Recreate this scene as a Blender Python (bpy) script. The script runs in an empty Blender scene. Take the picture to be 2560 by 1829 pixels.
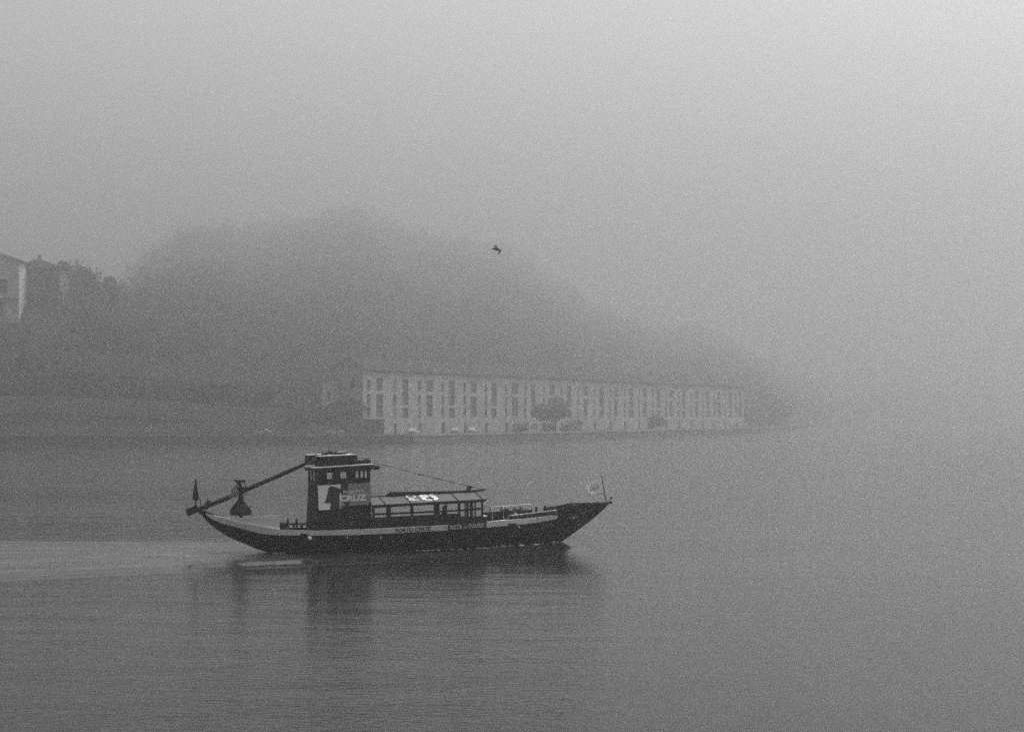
import bpy, bmesh, math, random
import numpy as np
from mathutils import Vector, Matrix

R = math.radians
random.seed(7)
rng = np.random.default_rng(7)
scene = bpy.context.scene
col = scene.collection

# ------------------------------------------------------------------ camera
F = 5689.0            # focal length in pixels of the 2560 px wide photograph (80 mm on 36 mm)
CAM_H = 6.19          # eye height above the river, standing on a quay
HORIZON = 1040.0
PITCH = math.atan((HORIZON - 914.5) / F)
cam_data = bpy.data.cameras.new('camera')
cam_data.sensor_width = 36.0
cam_data.lens = 36.0 * F / 2560.0
cam_data.clip_start = 0.5
cam_data.clip_end = 20000.0
cam = bpy.data.objects.new('camera', cam_data)
cam.location = (0, 0, CAM_H)
cam.rotation_euler = (math.pi / 2 + PITCH, 0, 0)
col.objects.link(cam)
scene.camera = cam

# ------------------------------------------------------------------ sky and sun
SUN_EL, SUN_AZ = R(60), R(48)      # azimuth to the right of the view direction (+Y)
world = bpy.data.worlds.new('World')
scene.world = world
world.use_nodes = True
wn = world.node_tree
wn.nodes.clear()
sky = wn.nodes.new('ShaderNodeTexSky')
sky.sky_type = 'NISHITA'
sky.sun_disc = False
sky.sun_elevation = SUN_EL
sky.sun_rotation = SUN_AZ
sky.air_density = 1.0
sky.dust_density = 8.0
sky.ozone_density = 1.0
bw = wn.nodes.new('ShaderNodeRGBToBW')
bg = wn.nodes.new('ShaderNodeBackground')
bg.inputs['Strength'].default_value = 0.15
wo = wn.nodes.new('ShaderNodeOutputWorld')
wn.links.new(sky.outputs['Color'], bw.inputs['Color'])
wn.links.new(bw.outputs['Val'], bg.inputs['Color'])
wn.links.new(bg.outputs['Background'], wo.inputs['Surface'])

sun_d = bpy.data.lights.new('sun', 'SUN')
sun_d.energy = 0.5
sun_d.angle = R(14)
sun_d.color = (1, 1, 1)
sun = bpy.data.objects.new('sun', sun_d)
sd = Vector((math.sin(SUN_AZ) * math.cos(SUN_EL), math.cos(SUN_AZ) * math.cos(SUN_EL), math.sin(SUN_EL)))
sun.rotation_euler = (-sd).to_track_quat('-Z', 'Y').to_euler()
sun.location = sd * 300
col.objects.link(sun)

HAZE_DENSITY = 0.00145
HAZE_COLOR = 0.72
HAZE_ANISO = 0.86

vs = scene.view_settings
vs.view_transform = 'Standard'
vs.look = 'None'
vs.exposure = 0.74
vs.gamma = 1.0
vs.use_curve_mapping = False
scene.cycles.volume_bounces = 6
scene.cycles.max_bounces = 10
scene.cycles.sample_clamp_indirect = 2.5
scene.cycles.use_denoising = False

# ------------------------------------------------------------------ materials (the photograph is black and white)
def mat(name, v, rough=0.7, var=0.25, scale=3.0, bump=0.0, metallic=0.0, spec=0.5, stretch=(1, 1, 1), alpha=1.0):
    m = bpy.data.materials.new(name)
    m.use_nodes = True
    nt = m.node_tree
    p = nt.nodes['Principled BSDF']
    p.inputs['Roughness'].default_value = rough
    p.inputs['Metallic'].default_value = metallic
    p.inputs['Specular IOR Level'].default_value = spec
    p.inputs['Alpha'].default_value = alpha
    tc = nt.nodes.new('ShaderNodeTexCoord')
    mp = nt.nodes.new('ShaderNodeMapping')
    mp.inputs['Scale'].default_value = stretch
    nz = nt.nodes.new('ShaderNodeTexNoise')
    nz.inputs['Scale'].default_value = scale
    nz.inputs['Detail'].default_value = 6
    nz.inputs['Roughness'].default_value = 0.65
    rp = nt.nodes.new('ShaderNodeValToRGB')
    lo, hi = v * (1 - var), min(1.0, v * (1 + var))
    rp.color_ramp.elements[0].position = 0.3
    rp.color_ramp.elements[1].position = 0.7
    rp.color_ramp.elements[0].color = (lo, lo, lo, 1)
    rp.color_ramp.elements[1].color = (hi, hi, hi, 1)
    nt.links.new(tc.outputs['Object'], mp.inputs['Vector'])
    nt.links.new(mp.outputs['Vector'], nz.inputs['Vector'])
    nt.links.new(nz.outputs['Fac'], rp.inputs['Fac'])
    nt.links.new(rp.outputs['Color'], p.inputs['Base Color'])
    if bump:
        b = nt.nodes.new('ShaderNodeBump')
        b.inputs['Distance'].default_value = bump
        nt.links.new(nz.outputs['Fac'], b.inputs['Height'])
        nt.links.new(b.outputs['Normal'], p.inputs['Normal'])
    return m

M = {
    'hull': mat('tarred_planks', 0.007, 0.7, 0.4, 2.0, 0.004, spec=0.06, stretch=(0.3, 1, 5)),
    'dark_wood': mat('dark_varnished_wood', 0.012, 0.7, 0.4, 4.0, 0.003, spec=0.08, stretch=(0.4, 1, 4)),
    'pale_paint': mat('weathered_pale_paint', 0.84, 0.6, 0.14, 3.0, 0.002, spec=0.3, stretch=(0.3, 1, 2)),
    'deck': mat('worn_deck_boards', 0.10, 0.75, 0.3, 4.0, 0.003, stretch=(0.3, 4, 1)),
    'grey_panel': mat('grey_sign_board', 0.25, 0.5, 0.08, 3.0, spec=0.3),
    'pale_panel': mat('pale_sign_board', 0.84, 0.5, 0.12, 5.0, spec=0.3),
    'letter_pale': mat('pale_lettering', 0.88, 0.5, 0.06, 6.0),
    'letter_white': mat('white_lettering', 0.6, 0.5, 0.05, 6.0),
    'letter_dark': mat('dark_lettering', 0.02, 0.6, 0.2, 6.0),
    'canvas_roof': mat('grey_roof_sheet', 0.06, 0.6, 0.18, 2.0, 0.002, spec=0.3),
    'white': mat('white_gelcoat', 0.72, 0.4, 0.08, 4.0),
    'roof_white': mat('pale_roof_edge', 0.48, 0.5, 0.12, 4.0),
    'steel': mat('stainless_tube', 0.38, 0.4, 0.1, 8.0, metallic=0.9),
    'black_cloth': mat('black_cloth', 0.012, 0.9, 0.4, 6.0, 0.01, spec=0.1),
    'rope': mat('hemp_rope', 0.22, 0.9, 0.4, 20.0, 0.004),
    'dark_rope': mat('tarred_rope', 0.02, 0.9, 0.3, 20.0),
    'flag': mat('thin_flag_cloth', 0.7, 0.9, 0.1, 4.0, spec=0.1),
    'skin': mat('skin', 0.30, 0.6, 0.08, 12.0),
    'hair': mat('dark_hair', 0.015, 0.6, 0.3, 30.0),
    'coat': mat('dark_coat', 0.02, 0.9, 0.3, 10.0),
    'pale_coat': mat('pale_coat', 0.5, 0.9, 0.12, 10.0),
    'wall': mat('plastered_wall', 0.27, 0.9, 0.28, 0.35, 0.01),
    'wall_dark': mat('grey_plaster', 0.10, 0.9, 0.2, 0.5, 0.01),
    'house_wall': mat('whitewashed_wall', 0.46, 0.9, 0.12, 0.5, 0.01),
    'tile': mat('roof_tiles', 0.04, 0.95, 0.3, 1.5, 0.03, spec=0.05),
    'window': mat('dark_window_glass', 0.02, 0.15, 0.2, 2.0),
    'shutter': mat('dark_loggia_panel', 0.05, 0.7, 0.2, 1.0),
    'stone': mat('granite_masonry', 0.055, 0.9, 0.35, 0.8, 0.03),
    'terrace_stone': mat('terrace_masonry', 0.16, 0.9, 0.3, 0.8, 0.03),
    'pale_stone': mat('pale_granite', 0.22, 0.9, 0.25, 0.8, 0.02),
    'quay': mat('quay_paving', 0.13, 0.9, 0.25, 0.4, 0.01),
    'earth': mat('scrubby_hillside', 0.035, 0.95, 0.45, 0.06, 0.2, spec=0.05),
    'bark': mat('bark', 0.05, 0.95, 0.3, 6.0, 0.02),
    'foliage': mat('foliage', 0.035, 0.9, 0.45, 0.03, spec=0.03),
    'car_paint': mat('white_car_paint', 0.42, 0.3, 0.05, 2.0),
    'car_grey': mat('silver_car_paint', 0.5, 0.3, 0.05, 2.0),
    'rubber': mat('rubber', 0.02, 0.8, 0.2, 10.0),
    'bird': mat('dark_feathers', 0.016, 0.8, 0.4, 9.0, spec=0.2),
    'foam': mat('foam', 0.35, 0.8, 0.4, 5.0, 0.02),
}

def make_translucent(m, amount):
    nt = m.node_tree
    p = nt.nodes['Principled BSDF']
    o = nt.nodes['Material Output']
    t = nt.nodes.new('ShaderNodeBsdfTranslucent')
    t.inputs['Color'].default_value = (0.8, 0.8, 0.8, 1)
    mx = nt.nodes.new('ShaderNodeMixShader')
    mx.inputs[0].default_value = amount
    nt.links.new(p.outputs[0], mx.inputs[1])
    nt.links.new(t.outputs[0], mx.inputs[2])
    nt.links.new(mx.outputs[0], o.inputs['Surface'])
make_translucent(M['flag'], 0.5)
make_translucent(M['foliage'], 0.06)
# ------------------------------------------------------------------ helpers
def link(name, me, m=None, parent=None, smooth=False):
    o = bpy.data.objects.new(name, me)
    if m is not None and not me.materials:
        me.materials.append(m)
    if smooth:
        me.polygons.foreach_set('use_smooth', [True] * len(me.polygons))
    col.objects.link(o)
    if parent is not None:
        o.parent = parent
    return o

def empty(name, loc=(0, 0, 0), rz=0.0):
    o = bpy.data.objects.new(name, None)
    o.location = loc
    o.rotation_euler = (0, 0, rz)
    o.empty_display_size = 0.5
    col.objects.link(o)
    return o

def tag(o, label=None, cat=None, group=None, kind=None):
    if label: o['label'] = label
    if cat: o['category'] = cat
    if group: o['group'] = group
    if kind: o['kind'] = kind
    return o

class MB:
    """collects shapes into one mesh"""
    def __init__(s):
        s.v, s.f = [], []
    def add(s, vs_, fs_):
        n = len(s.v)
        s.v += [tuple(p) for p in vs_]
        s.f += [tuple(i + n for i in q) for q in fs_]
        return s
    def box(s, x0, x1, y0, y1, z0, z1):
        v = [(x0, y0, z0), (x1, y0, z0), (x1, y1, z0), (x0, y1, z0), (x0, y0, z1), (x1, y0, z1), (x1, y1, z1), (x0, y1, z1)]
        return s.add(v, [(0, 3, 2, 1), (4, 5, 6, 7), (0, 1, 5, 4), (1, 2, 6, 5), (2, 3, 7, 6), (3, 0, 4, 7)])
    def prism(s, poly, y0, y1):
        """poly of (u, z) swept from y0 to y1"""
        n = len(poly)
        v = [(u, y0, z) for u, z in poly] + [(u, y1, z) for u, z in poly]
        f = [tuple(range(n)), tuple(range(2 * n - 1, n - 1, -1))]
        for i in range(n):
            j = (i + 1) % n
            f.append((i, i + n, j + n, j))
        return s.add(v, f)
    def tube(s, pts, r, seg=8, caps=True):
        pts = [Vector(p) for p in pts]
        n = len(pts)
        rr = r if isinstance(r, (list, tuple)) else [r] * n
        rings, prev = [], None
        for i, p in enumerate(pts):
            t = (pts[min(i + 1, n - 1)] - pts[max(i - 1, 0)]).normalized()
            if prev is None:
                a = t.orthogonal().normalized()
            else:
                a = (prev - t * prev.dot(t)).normalized()
            prev = a
            b = t.cross(a)
            rings.append([p + (a * math.cos(k * 2 * math.pi / seg) + b * math.sin(k * 2 * math.pi / seg)) * rr[i] for k in range(seg)])
        v = [q for ring in rings for q in ring]
        f = []
        for i in range(n - 1):
            for k in range(seg):
                k2 = (k + 1) % seg
                f.append((i * seg + k, i * seg + k2, (i + 1) * seg + k2, (i + 1) * seg + k))
        if caps:
            f.append(tuple(range(seg - 1, -1, -1)))
            f.append(tuple((n - 1) * seg + k for k in range(seg)))
        return s.add(v, f)
    def bar(s, p, q, w, h):
        """rectangular beam between two points"""
        p, q = Vector(p), Vector(q)
        t = (q - p).normalized()
        a = t.cross(Vector((0, 0, 1)))
        a = a.normalized() if a.length > 1e-4 else Vector((1, 0, 0))
        b = a.cross(t)
        v = []
        for c in (p, q):
            for sa, sb in ((-1, -1), (1, -1), (1, 1), (-1, 1)):
                v.append(c + a * sa * w / 2 + b * sb * h / 2)
        return s.add(v, [(0, 3, 2, 1), (4, 5, 6, 7), (0, 1, 5, 4), (1, 2, 6, 5), (2, 3, 7, 6), (3, 0, 4, 7)])
    def lathe(s, c, prof, seg=16, wob=0.0):
        v, f = [], []
        ph = [random.uniform(-1, 1) for _ in range(seg)]
        for i, (r, z) in enumerate(prof):
            for k in range(seg):
                a = k * 2 * math.pi / seg
                rr = r * (1 + wob * ph[k] + wob * 0.5 * math.sin(3 * a + i))
                v.append((c[0] + rr * math.cos(a), c[1] + rr * math.sin(a), c[2] + z))
        for i in range(len(prof) - 1):
            for k in range(seg):
                k2 = (k + 1) % seg
                f.append((i * seg + k, i * seg + k2, (i + 1) * seg + k2, (i + 1) * seg + k))
        f.append(tuple(range(seg - 1, -1, -1)))
        f.append(tuple((len(prof) - 1) * seg + k for k in range(seg)))
        return s.add(v, f)
    def mesh(s, name):
        me = bpy.data.meshes.new(name)
        me.from_pydata(s.v, [], s.f)
        me.update()
        return me
    def build(s, name, m, parent=None, smooth=False):
        return link(name, s.mesh(name), m, parent, smooth)

def fix_normals(o):
    bm = bmesh.new()
    bm.from_mesh(o.data)
    bmesh.ops.recalc_face_normals(bm, faces=bm.faces)
    bm.to_mesh(o.data)
    bm.free()
    return o

def bevel(o, w=0.02, seg=2):
    md = o.modifiers.new('bevel', 'BEVEL')
    md.width = w
    md.segments = seg
    md.limit_method = 'ANGLE'
    return o

# pixel -> direction -> point on a known vertical plane or at a known distance
FWD = Vector((0, math.cos(PITCH), math.sin(PITCH)))
UP = Vector((0, -math.sin(PITCH), math.cos(PITCH)))
RIGHT = Vector((1, 0, 0))
def ray(x, y):
    return RIGHT * ((x - 1280) / F) + UP * ((914.5 - y) / F) + FWD
def at(x, y, Y):
    d = ray(x, y)
    return Vector((0, 0, CAM_H)) + d * (Y / d.y)

# ------------------------------------------------------------------ the river
BS = 0.8145                       # the boat is drawn in units of 0.81 m: 19.5 m from stern to stem
BOAT_Y, PSI = 105.07, R(16)
BOAT_O = Vector(((1010 - 1280) / F * BOAT_Y, BOAT_Y, 0))
BA = Vector((math.cos(PSI), math.sin(PSI), 0))
BB = Vector((-math.sin(PSI), math.cos(PSI), 0))
BOW_U, STERN_U = 9.0, -7.7       # where the hull meets the water

def axis(lo, hi, a, b, step, grow=1.25):
    mid = list(np.arange(a, b + 1e-6, step))
    out, s, p = [], step, b
    while p < hi:
        s *= grow
        p += s
        out.append(min(p, hi))
    pre, s, p = [], step, a
    while p > lo:
        s *= grow
        p -= s
        pre.append(max(p, lo))
    return np.array(pre[::-1] + mid + out)

xs = axis(-4200, 4200, -40, 40, 0.36)
ys = axis(-150, 6400, 36, 165, 0.36)
GX, GY = np.meshgrid(xs, ys)
du = (GX - BOAT_O.x) * BA.x + (GY - BOAT_O.y) * BA.y
dv = (GX - BOAT_O.x) * BB.x + (GY - BOAT_O.y) * BB.y
behind = BOW_U - du                                   # distance astern of the bow
arm = 0.40 * np.clip(behind, 0, None)                 # arms of the bow wave
fade = np.exp(-np.clip(behind, 0, None) / 45.0) * (behind > 0)
off = np.abs(dv) - arm
wave = 0.12 * np.cos(off * 2 * math.pi / 2.6) * np.exp(-(off / 2.6) ** 2) * np.clip(behind / 6, 0, 1) * fade
def bow_hump(b):
    """height of the water piled up along the hull, b metres astern of the stem"""
    return 0.40 * np.clip((b - 0.1) / 1.6, 0, 1) * np.exp(-np.clip(b, 0, None) / 5.5)
hb = 1.5 * (1 - np.exp(-np.clip(behind, 0, None) / 3.2))
side_off = np.clip(np.abs(dv) - hb, 0, None)
wave += bow_hump(behind) * np.exp(-(side_off / 0.95) ** 2)
ast = STERN_U - du                                    # distance astern of the stern
arm2 = 0.30 * np.clip(ast, 0, None)
off2 = np.abs(dv) - arm2
fade2 = np.exp(-np.clip(ast, 0, None) / 40.0) * (ast > 0)
wave += 0.06 * np.cos(off2 * 2 * math.pi / 1.9) * np.exp(-(off2 / 2.2) ** 2) * np.clip(ast / 3, 0, 1) * fade2
inside = np.clip((arm2 + 1.0 - np.abs(dv)) / 1.5, 0, 1) * (ast > 0)
wave += 0.02 * np.cos(ast * 2 * math.pi / 3.1 + 0.05 * dv ** 2) * inside * np.clip(ast / 3, 0, 1) * fade2
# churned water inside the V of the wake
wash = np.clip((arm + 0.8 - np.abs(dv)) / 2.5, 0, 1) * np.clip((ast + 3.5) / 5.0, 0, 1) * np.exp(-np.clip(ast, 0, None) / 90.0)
V = np.stack([GX, GY, wave], -1).reshape(-1, 3)
nx, ny = len(xs), len(ys)
idx = np.arange(nx * ny).reshape(ny, nx)
Q = np.stack([idx[:-1, :-1], idx[:-1, 1:], idx[1:, 1:], idx[1:, :-1]], -1).reshape(-1, 4)
me = bpy.data.meshes.new('water')
me.from_pydata(V.tolist(), [], Q.tolist())
breeze = np.clip((92.0 - GY) / 45.0, 0, 1) * (0.75 + 0.25 * np.sin(GX * 0.11 + GY * 0.07)) * (0.85 + 0.35 * np.clip((GX + 2) / 8, -1, 1))
breeze = np.maximum(breeze, 0.85 * np.clip((GY - 150.0) / 120.0, 0, 1))       # ruffled out in mid-river too
at_b = me.attributes.new('breeze', 'FLOAT', 'POINT')
at_b.data.foreach_set('value', breeze.reshape(-1).astype(np.float32))
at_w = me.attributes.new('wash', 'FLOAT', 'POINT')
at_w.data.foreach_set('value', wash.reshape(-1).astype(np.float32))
wm = bpy.data.materials.new('river_water')
wm.use_nodes = True
nt = wm.node_tree
p = nt.nodes['Principled BSDF']
p.inputs['Base Color'].default_value = (0.012, 0.012, 0.012, 1)
p.inputs['Roughness'].default_value = 0.11
p.inputs['IOR'].default_value = 1.135
tc = nt.nodes.new('ShaderNodeTexCoord')
def wnoise(scale, stretch, detail=3, rot=0.0):
    mp = nt.nodes.new('ShaderNodeMapping')
    mp.inputs['Scale'].default_value = stretch
    mp.inputs['Rotation'].default_value = (0, 0, rot)
    n = nt.nodes.new('ShaderNodeTexNoise')
    n.inputs['Scale'].default_value = scale
    n.inputs['Detail'].default_value = detail
    nt.links.new(tc.outputs['Object'], mp.inputs['Vector'])
    nt.links.new(mp.outputs['Vector'], n.inputs['Vector'])
    return n.outputs['Fac']
def math_node(op, a, b):
    n = nt.nodes.new('ShaderNodeMath')
    n.operation = op
    for i, q in enumerate((a, b)):
        if isinstance(q, (int, float)):
            n.inputs[i].default_value = q
        else:
            nt.links.new(q, n.inputs[i])
    return n.outputs[0]
ripple = wnoise(2.6, (0.55, 1.0, 1), 3, R(8))
fine = wnoise(9.0, (0.7, 1.0, 1), 2, R(-12))
swell = wnoise(0.35, (0.5, 1.0, 1), 2, R(15))
patch = wnoise(0.045, (0.35, 1.0, 1), 3)              # cat's paws: calm and ruffled areas
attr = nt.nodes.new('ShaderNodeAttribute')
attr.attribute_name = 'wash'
ruff = math_node('ADD', math_node('MULTIPLY', math_node('POWER', patch, 2.0), 2.6), math_node('MULTIPLY', attr.outputs['Fac'], 2.2))
h = math_node('ADD', math_node('MULTIPLY', ripple, 0.024), math_node('MULTIPLY', fine, 0.008))
h = math_node('MULTIPLY', h, ruff)
attr_b = nt.nodes.new('ShaderNodeAttribute')
attr_b.attribute_name = 'breeze'                      # light wind on the near water
chop = wnoise(4.2, (0.6, 1.0, 1), 4, R(20))
h = math_node('ADD', h, math_node('MULTIPLY', math_node('MULTIPLY', chop, 0.055), attr_b.outputs['Fac']))
h = math_node('ADD', h, math_node('MULTIPLY', swell, 0.05))
streak = wnoise(1.1, (0.12, 1.0, 1), 4, -PSI)           # aerated streaks in the wake, with brightness also painted into the base colour
wake_pale = math_node('MULTIPLY', math_node('POWER', streak, 2.0), attr.outputs['Fac'])
wake_tone = nt.nodes.new('ShaderNodeMix')
wake_tone.data_type = 'RGBA'
wake_tone.inputs['A'].default_value = (0.012, 0.012, 0.012, 1)
wake_tone.inputs['B'].default_value = (0.19, 0.19, 0.19, 1)
nt.links.new(wake_pale, wake_tone.inputs['Factor'])
nt.links.new(wake_tone.outputs['Result'], p.inputs['Base Color'])
bmp = nt.nodes.new('ShaderNodeBump')
bmp.inputs['Distance'].default_value = 1.0
bmp.inputs['Strength'].default_value = 1.0
nt.links.new(h, bmp.inputs['Height'])
nt.links.new(bmp.outputs['Normal'], p.inputs['Normal'])
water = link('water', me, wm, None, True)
tag(water, 'calm grey river with fine ripples and a wake', 'water', kind='structure')

# ------------------------------------------------------------------ far bank: shoreline, hillside, quay
SH_PX = [-900, 0, 905, 1300, 1667, 2100, 2600, 3400]
SH_D = [452, 452, 452, 562, 733, 980, 1400, 2100]
SK_PX = [-900, 0, 200, 300, 400, 480, 620, 760, 900, 1020, 1100, 1270, 1400, 1500, 1620, 1750, 1850, 1950, 2100, 2300, 2480, 2700, 3400]
SK_Y = [700, 700, 705, 690, 592, 540, 560, 530, 512, 545, 572, 592, 690, 745, 800, 800, 850, 905, 955, 935, 905, 930, 960]
NB_PX = [-900, 0, 160, 300, 600, 850, 1100, 1500, 3400]
NB_H = [35, 30, 28, 17, 8, 3, 1.5, 1, 1]
QUAY_Z = 1.9
# along the warehouse the quay edge runs straight, parallel to the facade
_px = np.linspace(905, 1900, 80)
_t = (_px - 1280) / F
_A, _d = np.array((-23.0, 518.0)), np.array((0.3413, 0.94))
_s = (_t * _A[1] - _A[0]) / (_d[0] - _t * _d[1])
_D = np.where(_s > 0, _A[1] + _d[1] * _s, 518.0)
SH_PX = [-900, 0] + list(_px) + [2100, 2600, 3400]
SH_D = [518, 518] + list(_D) + [1900, 3000, 3800]
def shore(px): return np.interp(px, SH_PX, SH_D)
def sstep(t):
    t = np.clip(t, 0, 1)
    return t * t * (3 - 2 * t)
def vnoise(x, y, seed=0):
    s = np.zeros_like(x)
    r2 = np.random.default_rng(seed)
    for k in range(7):
        a, w, ph = r2.uniform(0, 6.28), 0.012 * 1.7 ** k, r2.uniform(0, 6.28, 2)
        s += np.sin((x * math.cos(a) + y * math.sin(a)) * w + ph[0]) * np.cos((x * math.sin(a) - y * math.cos(a)) * w * 0.8 + ph[1]) / 1.5 ** k
    return s
def terrain_z(px, o):
    """height of the bank, `o` metres behind the shoreline, in the direction of column px"""
    d = shore(px)
    zr = CAM_H + (HORIZON - np.interp(px, SK_PX, SK_Y)) / F * (d + 1350.0)
    zr = zr - 16.0
    flat = np.interp(px, [-900, 700, 905, 1040, 1880, 2100, 3400], [12, 14, 30, 66, 84, 30, 30])
    t = np.clip((o - flat) / 1350.0, 0, None)
    g = np.where(t < 1, np.power(np.clip(t, 0, 1), 0.85), 1.0 - 0.35 * np.clip(t - 1, 0, 2))
    base = QUAY_Z + 0.05 + (zr - QUAY_Z) * g
    nb = np.interp(px, NB_PX, NB_H) * sstep((o - flat) / 50.0)
    nb = nb * (1 - sstep((o - 90) / 500.0))
    z = base + nb
    X = (px - 1280) / F * (d + o)
    return z + vnoise(X, d + o, 3) * 3.0 * sstep((o - 60) / 300.0)
pxs = np.linspace(-3200, 4200, 400)
offs = np.concatenate([[0, 3, 6, 9, 12, 14], np.linspace(17, 110, 26), np.linspace(120, 800, 34), np.linspace(830, 2400, 46)])
P_, O_ = np.meshgrid(pxs, offs)
D_ = shore(P_) + O_
Xt = (P_ - 1280) / F * D_
Zt = terrain_z(P_, O_)
nx, ny = len(pxs), len(offs)
Vt = np.stack([Xt, D_, Zt], -1).reshape(-1, 3)
idx = np.arange(nx * ny).reshape(ny, nx)
Q = np.stack([idx[:-1, :-1], idx[:-1, 1:], idx[1:, 1:], idx[1:, :-1]], -1).reshape(-1, 4)
me = bpy.data.meshes.new('hillside')
me.from_pydata(Vt.tolist(), [], Q.tolist())
hill = link('hillside', me, M['earth'], None, True)
tag(hill, 'dark wooded hillside fading into the fog', 'hill', kind='structure')

# quay wall below the promenade, with a pale coping
def shore_pt(px, o=0.0, z=0.0):
    d = float(shore(px)) + o
    return Vector(((px - 1280) / F * d, d, z))
qb, cop = MB(), MB()
qp = [-3200, -2000, -900, -300, 0, 450, 905, 1026, 1060, 1110, 1180, 1300, 1450, 1600, 1700, 1800, 1900, 2100, 2600, 3400, 4200]
for a, b in zip(qp[:-1], qp[1:]):
    A, B = shore_pt(a), shore_pt(b)
    n = Vector((B.y - A.y, -(B.x - A.x), 0)).normalized()
    v = []
    for P in (A, B):
        for oo, z in ((0.9, -2.0), (0.55, QUAY_Z - 0.25), (-1.5, QUAY_Z - 0.25), (-1.5, -2.0)):
            v.append(P + n * oo + Vector((0, 0, z)))
    qb.add(v, [(0, 1, 5, 4), (1, 2, 6, 5), (2, 3, 7, 6), (0, 3, 2, 1), (4, 5, 6, 7)])
    v = []
    for P in (A, B):
        for oo, z in ((0.75, QUAY_Z - 0.246), (0.75, QUAY_Z + 0.2), (-0.1, QUAY_Z + 0.2), (-0.1, QUAY_Z - 0.246)):
            v.append(P + n * oo + Vector((0, 0, z)))
    cop.add(v, [(0, 1, 5, 4), (1, 2, 6, 5), (2, 3, 7, 6), (3, 0, 4, 7), (0, 3, 2, 1), (4, 5, 6, 7)])
quay = qb.build('quay_wall', M['stone'])
tag(quay, 'dark granite quay wall along the far bank', 'wall')
cop.build('coping', M['pale_stone'], quay)

# ------------------------------------------------------------------ helpers for facades
def facade(mb, origin, ux, n, L, H, openings, depth=0.35):
    """wall face in the plane origin + s*ux + z, pierced by openings (s0, s1, z0, z1) with reveals"""
    ss = sorted({0.0, L} | {q for o in openings for q in o[:2]})
    zz = sorted({0.0, H} | {q for o in openings for q in o[2:]})
    def P(s, z, d=0.0):
        return origin + ux * s + Vector((0, 0, z)) - n * d
    for i in range(len(ss) - 1):
        for j in range(len(zz) - 1):
            sm, zm = (ss[i] + ss[i + 1]) / 2, (zz[j] + zz[j + 1]) / 2
            if any(o[0] < sm < o[1] and o[2] < zm < o[3] for o in openings):
                continue
            mb.add([P(ss[i], zz[j]), P(ss[i + 1], zz[j]), P(ss[i + 1], zz[j + 1]), P(ss[i], zz[j + 1])], [(0, 1, 2, 3)])
    for s0, s1, z0, z1 in openings:
        c = [(s0, z0), (s1, z0), (s1, z1), (s0, z1)]
        for k in range(4):
            a, b = c[k], c[(k + 1) % 4]
            mb.add([P(*a), P(*b), P(*b, depth), P(*a, depth)], [(0, 1, 2, 3)])

def window_panel(name, origin, ux, n, o, m, parent, depth=0.3):
    s0, s1, z0, z1 = o
    mb = MB()
    v = [origin + ux * s + Vector((0, 0, z)) - n * depth for s, z in ((s0, z0), (s1, z0), (s1, z1), (s0, z1))]
    v += [q - n * 0.06 for q in v]
    mb.add(v, [(0, 1, 2, 3), (7, 6, 5, 4), (0, 4, 5, 1), (1, 5, 6, 2), (2, 6, 7, 3), (3, 7, 4, 0)])
    return mb.build(name, m, parent)

# ------------------------------------------------------------------ the long warehouse on the far bank
WA = at(907, 1085, 527)
WB = at(1860, 1085, 857)
WA.z = WB.z = QUAY_Z + 0.05
wx = (WB - WA); WL = wx.length; wx.normalize()
wn_ = Vector((wx.y, -wx.x, 0))            # facade normal, towards the river
wd = -wn_
WH, WW, RIDGE, RH = 15.3, 7.6, 3.0, 2.3
wh = empty('warehouse', WA)
tag(wh, 'long pale warehouse with rows of dark loggias on the far quay', 'warehouse')
NB = 23
bay = WL / NB
ops, kinds = [], []
for i in range(NB):
    b0 = i * bay
    s0 = b0 + bay * 0.16
    for (z0, z1) in ((9.3, 11.0), (6.4, 8.1), (3.9, 5.5)):
        ops.append((s0, s0 + 1.9, z0, z1)); kinds.append('window')
    l0 = b0 + bay * (0.52 + random.uniform(-0.03, 0.03))
    w = bay * (0.28 + random.uniform(-0.04, 0.04))
    if i % 2 == 0:
        ops.append((l0, l0 + w, 8.9, 11.4)); kinds.append('loggia')
        ops.append((l0, l0 + w, 3.5, 8.1)); kinds.append('loggia')
    else:
        ops.append((l0, l0 + w, 6.0, 11.4)); kinds.append('loggia')
        ops.append((l0, l0 + w, 3.3, 5.4)); kinds.append('loggia')
    if i > 0:
        ops.append((b0 + bay * 0.18, b0 + bay * 0.18 + 2.2, 0.02, 2.2)); kinds.append('door')
ops = [(a, b, c * 1.16, d * 1.16) for a, b, c, d in ops]
Z0 = Vector((0, 0, 0))
mb = MB()
facade(mb, Z0, wx, wn_, WL, WH, ops, 0.5)
gops = [(a, b, c * 1.16, d * 1.16) for a, b, c, d in [(1.2, 2.1, 8.6, 10.2), (4.2, 5.3, 9.0, 11.0), (1.2, 2.1, 5.4, 6.9), (4.2, 5.3, 5.4, 7.2)]]
go = wd * WW
facade(mb, go, -wd, -wx, WW, WH - 0.001, gops, 0.3)
rs = RIDGE
mb.add([Z0 + Vector((0, 0, WH)), wd * rs + Vector((0, 0, WH + RH)), wd * WW + Vector((0, 0, WH))], [(0, 1, 2)])
e = wx * WL
mb.add([e, e + wd * WW, e + wd * WW + Vector((0, 0, WH)), e + wd * rs + Vector((0, 0, WH + RH)), e + Vector((0, 0, WH))], [(0, 1, 2, 3, 4)])
b_ = wd * WW
mb.add([b_, b_ + e, b_ + e + Vector((0, 0, WH)), b_ + Vector((0, 0, WH))], [(0, 1, 2, 3)])
mb.build('wall', M['wall'], wh)
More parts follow.
